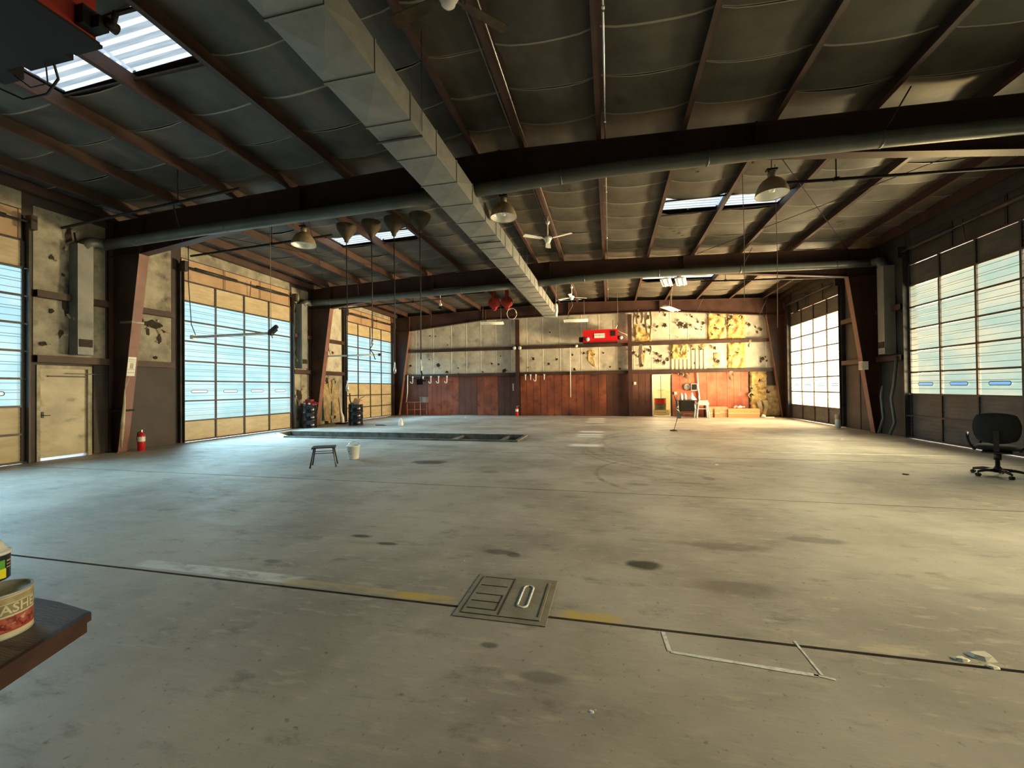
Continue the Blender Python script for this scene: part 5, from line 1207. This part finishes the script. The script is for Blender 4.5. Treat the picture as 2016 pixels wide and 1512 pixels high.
for q in range(1): b.add([(-1.338,.822,.90),(-1.043,.10,.90),(-1.043,.10,.921),(-1.338,.822,.921),(-1.350,.818,.90),(-1.055,.096,.90),(-1.055,.096,.921),(-1.350,.818,.921)], [(0,1,2,3),(7,6,5,4),(3,2,6,7),(0,4,5,1),(0,3,7,4),(1,5,6,2)])
b.build('edge_band', m_woodr, t)
for x, yy in ((-1.55,.6),(-2.2,.72),(-1.45,.1)): b = MB(); b.box(x-.04,x+.04,yy-.04,yy+.04,0,.868); b.build('leg', m_woodr, t)

# printed can (lettering on a real band)
CX, CY, CR, CZ, CH = -1.449, .697, .062, .921, .105
t = empty('food_can', (CX, CY, CZ), 'short tin can with olive lettered band and red beans picture', 'can')
b = MB(); b.lathe([(0,0),(CR,0),(CR+.0015,.003),(CR,.006),(CR,CH-.006),(CR+.002,CH-.003),(CR+.001,CH),(CR-.003,CH),(CR-.004,CH-.005),(0,CH-.005)], (CX,CY,CZ), 48); b.build('tin', m_tin, t)
m_cream = mat('can_label_cream', (.74,.66,.46), rough=.35); m_olivel = mat('can_label_olive', (.30,.26,.15), rough=.35)
m_bean = mat('can_label_beans', (.20,.02,.018), (.52,.12,.09), 75, .3, contrast=(.42,.56), spot=((.85,.62,.52), 60, .62, .70)); m_tanl = mat('can_label_tan', (.34,.27,.13), (.50,.42,.25), 60, .4)
def band(z0, z1, m, name, r=.0006):
    b = MB(); b.lathe([(CR+r, z0), (CR+r, z1)], (CX,CY,CZ), 48); return b.build(name, m, t)
band(.006, CH-.006, m_cream, 'label'); band(CH-.022, CH-.008, m_tanl, 'upper_stripe', .0009); band(CH-.050, CH-.024, m_olivel, 'name_band', .0009); band(.020, CH-.054, m_bean, 'bean_picture', .0009); band(.016, .020, mat('can_label_red', (.45,.06,.045)), 'red_stripe', .0009)
# lettering wrapped round the can
view = math.atan2(0-CY, 0-CX)                            # direction from the can to the viewer
def wrap_text(txt, zc, size, r, ang0, m, parent, name):
    cu = bpy.data.curves.new('lettering', 'FONT'); cu.body = txt; cu.size = size; cu.align_x = 'CENTER'; cu.align_y = 'CENTER'; cu.offset = .0006; cu.resolution_u = 2
    o = bpy.data.objects.new('lettering_source', cu); COL.objects.link(o)
    dg = bpy.context.evaluated_depsgraph_get(); me = bpy.data.meshes.new_from_object(o.evaluated_get(dg))
    b = MB(); vs = []
    for v in me.vertices:
        a = ang0 + v.co.x / r
        vs.append((CX + (r)*math.cos(a), CY + (r)*math.sin(a), CZ + zc + v.co.y))
    fs = [tuple(p.vertices) for p in me.polygons]
    b.add(vs, fs); bpy.data.objects.remove(o); bpy.data.meshes.remove(me)
    return b.build(name, m, parent)
wrap_text('CASHEWS', CH-.037, .030, CR+.0016, view+.86, m_cream, t, 'lettering')
# second can above, further left
t2 = empty('drink_can', (CX-.045, CY+.05, CZ+CH), 'black and yellow can with a pale lid stacked behind the lettered tin', 'can')
c2 = (-1.548, .735); r2 = .036; z2 = CZ+CH-.004
b = MB(); b.lathe([(0,0),(r2-.003,0),(r2,.003),(r2,.062),(r2,.064),(0,.064)], (c2[0],c2[1],z2), 40); b.build('body', mat('can_black', (.012,.016,.03), rough=.25), t2)
v2 = math.atan2(-c2[1], -c2[0])
def arcp(a0, a1, z0, z1, m, name, r_=.0008):
    b = MB(); vs = []; fs = []; n = 14
    for i in range(n+1):
        a = v2 + a0 + (a1-a0)*i/n; vs += [(c2[0]+(r2+r_)*math.cos(a), c2[1]+(r2+r_)*math.sin(a), z2+z0), (c2[0]+(r2+r_)*math.cos(a), c2[1]+(r2+r_)*math.sin(a), z2+z1)]
        if i: fs.append((2*i-2, 2*i, 2*i+1, 2*i-1))
    b.add(vs, fs, 0, True); b.build(name, m, t2)
arcp(-1.4, .85, .006, .030, mat('can_yellow', (.85,.78,.02), rough=.3), 'yellow_patch'); arcp(-1.4, .78, .030, .052, mat('can_green', (.12,.42,.05), rough=.3), 'green_patch')
arcp(.88, 1.4, .046, .050, m_tanl, 'gold_line'); arcp(.88, 1.4, .038, .041, m_tanl, 'gold_line'); arcp(.88, 1.4, .030, .033, m_tanl, 'gold_line')
b = MB(); b.lathe([(r2,.064),(r2+.003,.067),(r2+.002,.072),(r2-.004,.073),(r2-.008,.082),(r2-.016,.098),(r2-.024,.102),(0,.104)], (c2[0],c2[1],z2), 40); b.build('lid', m_whitep, t2)
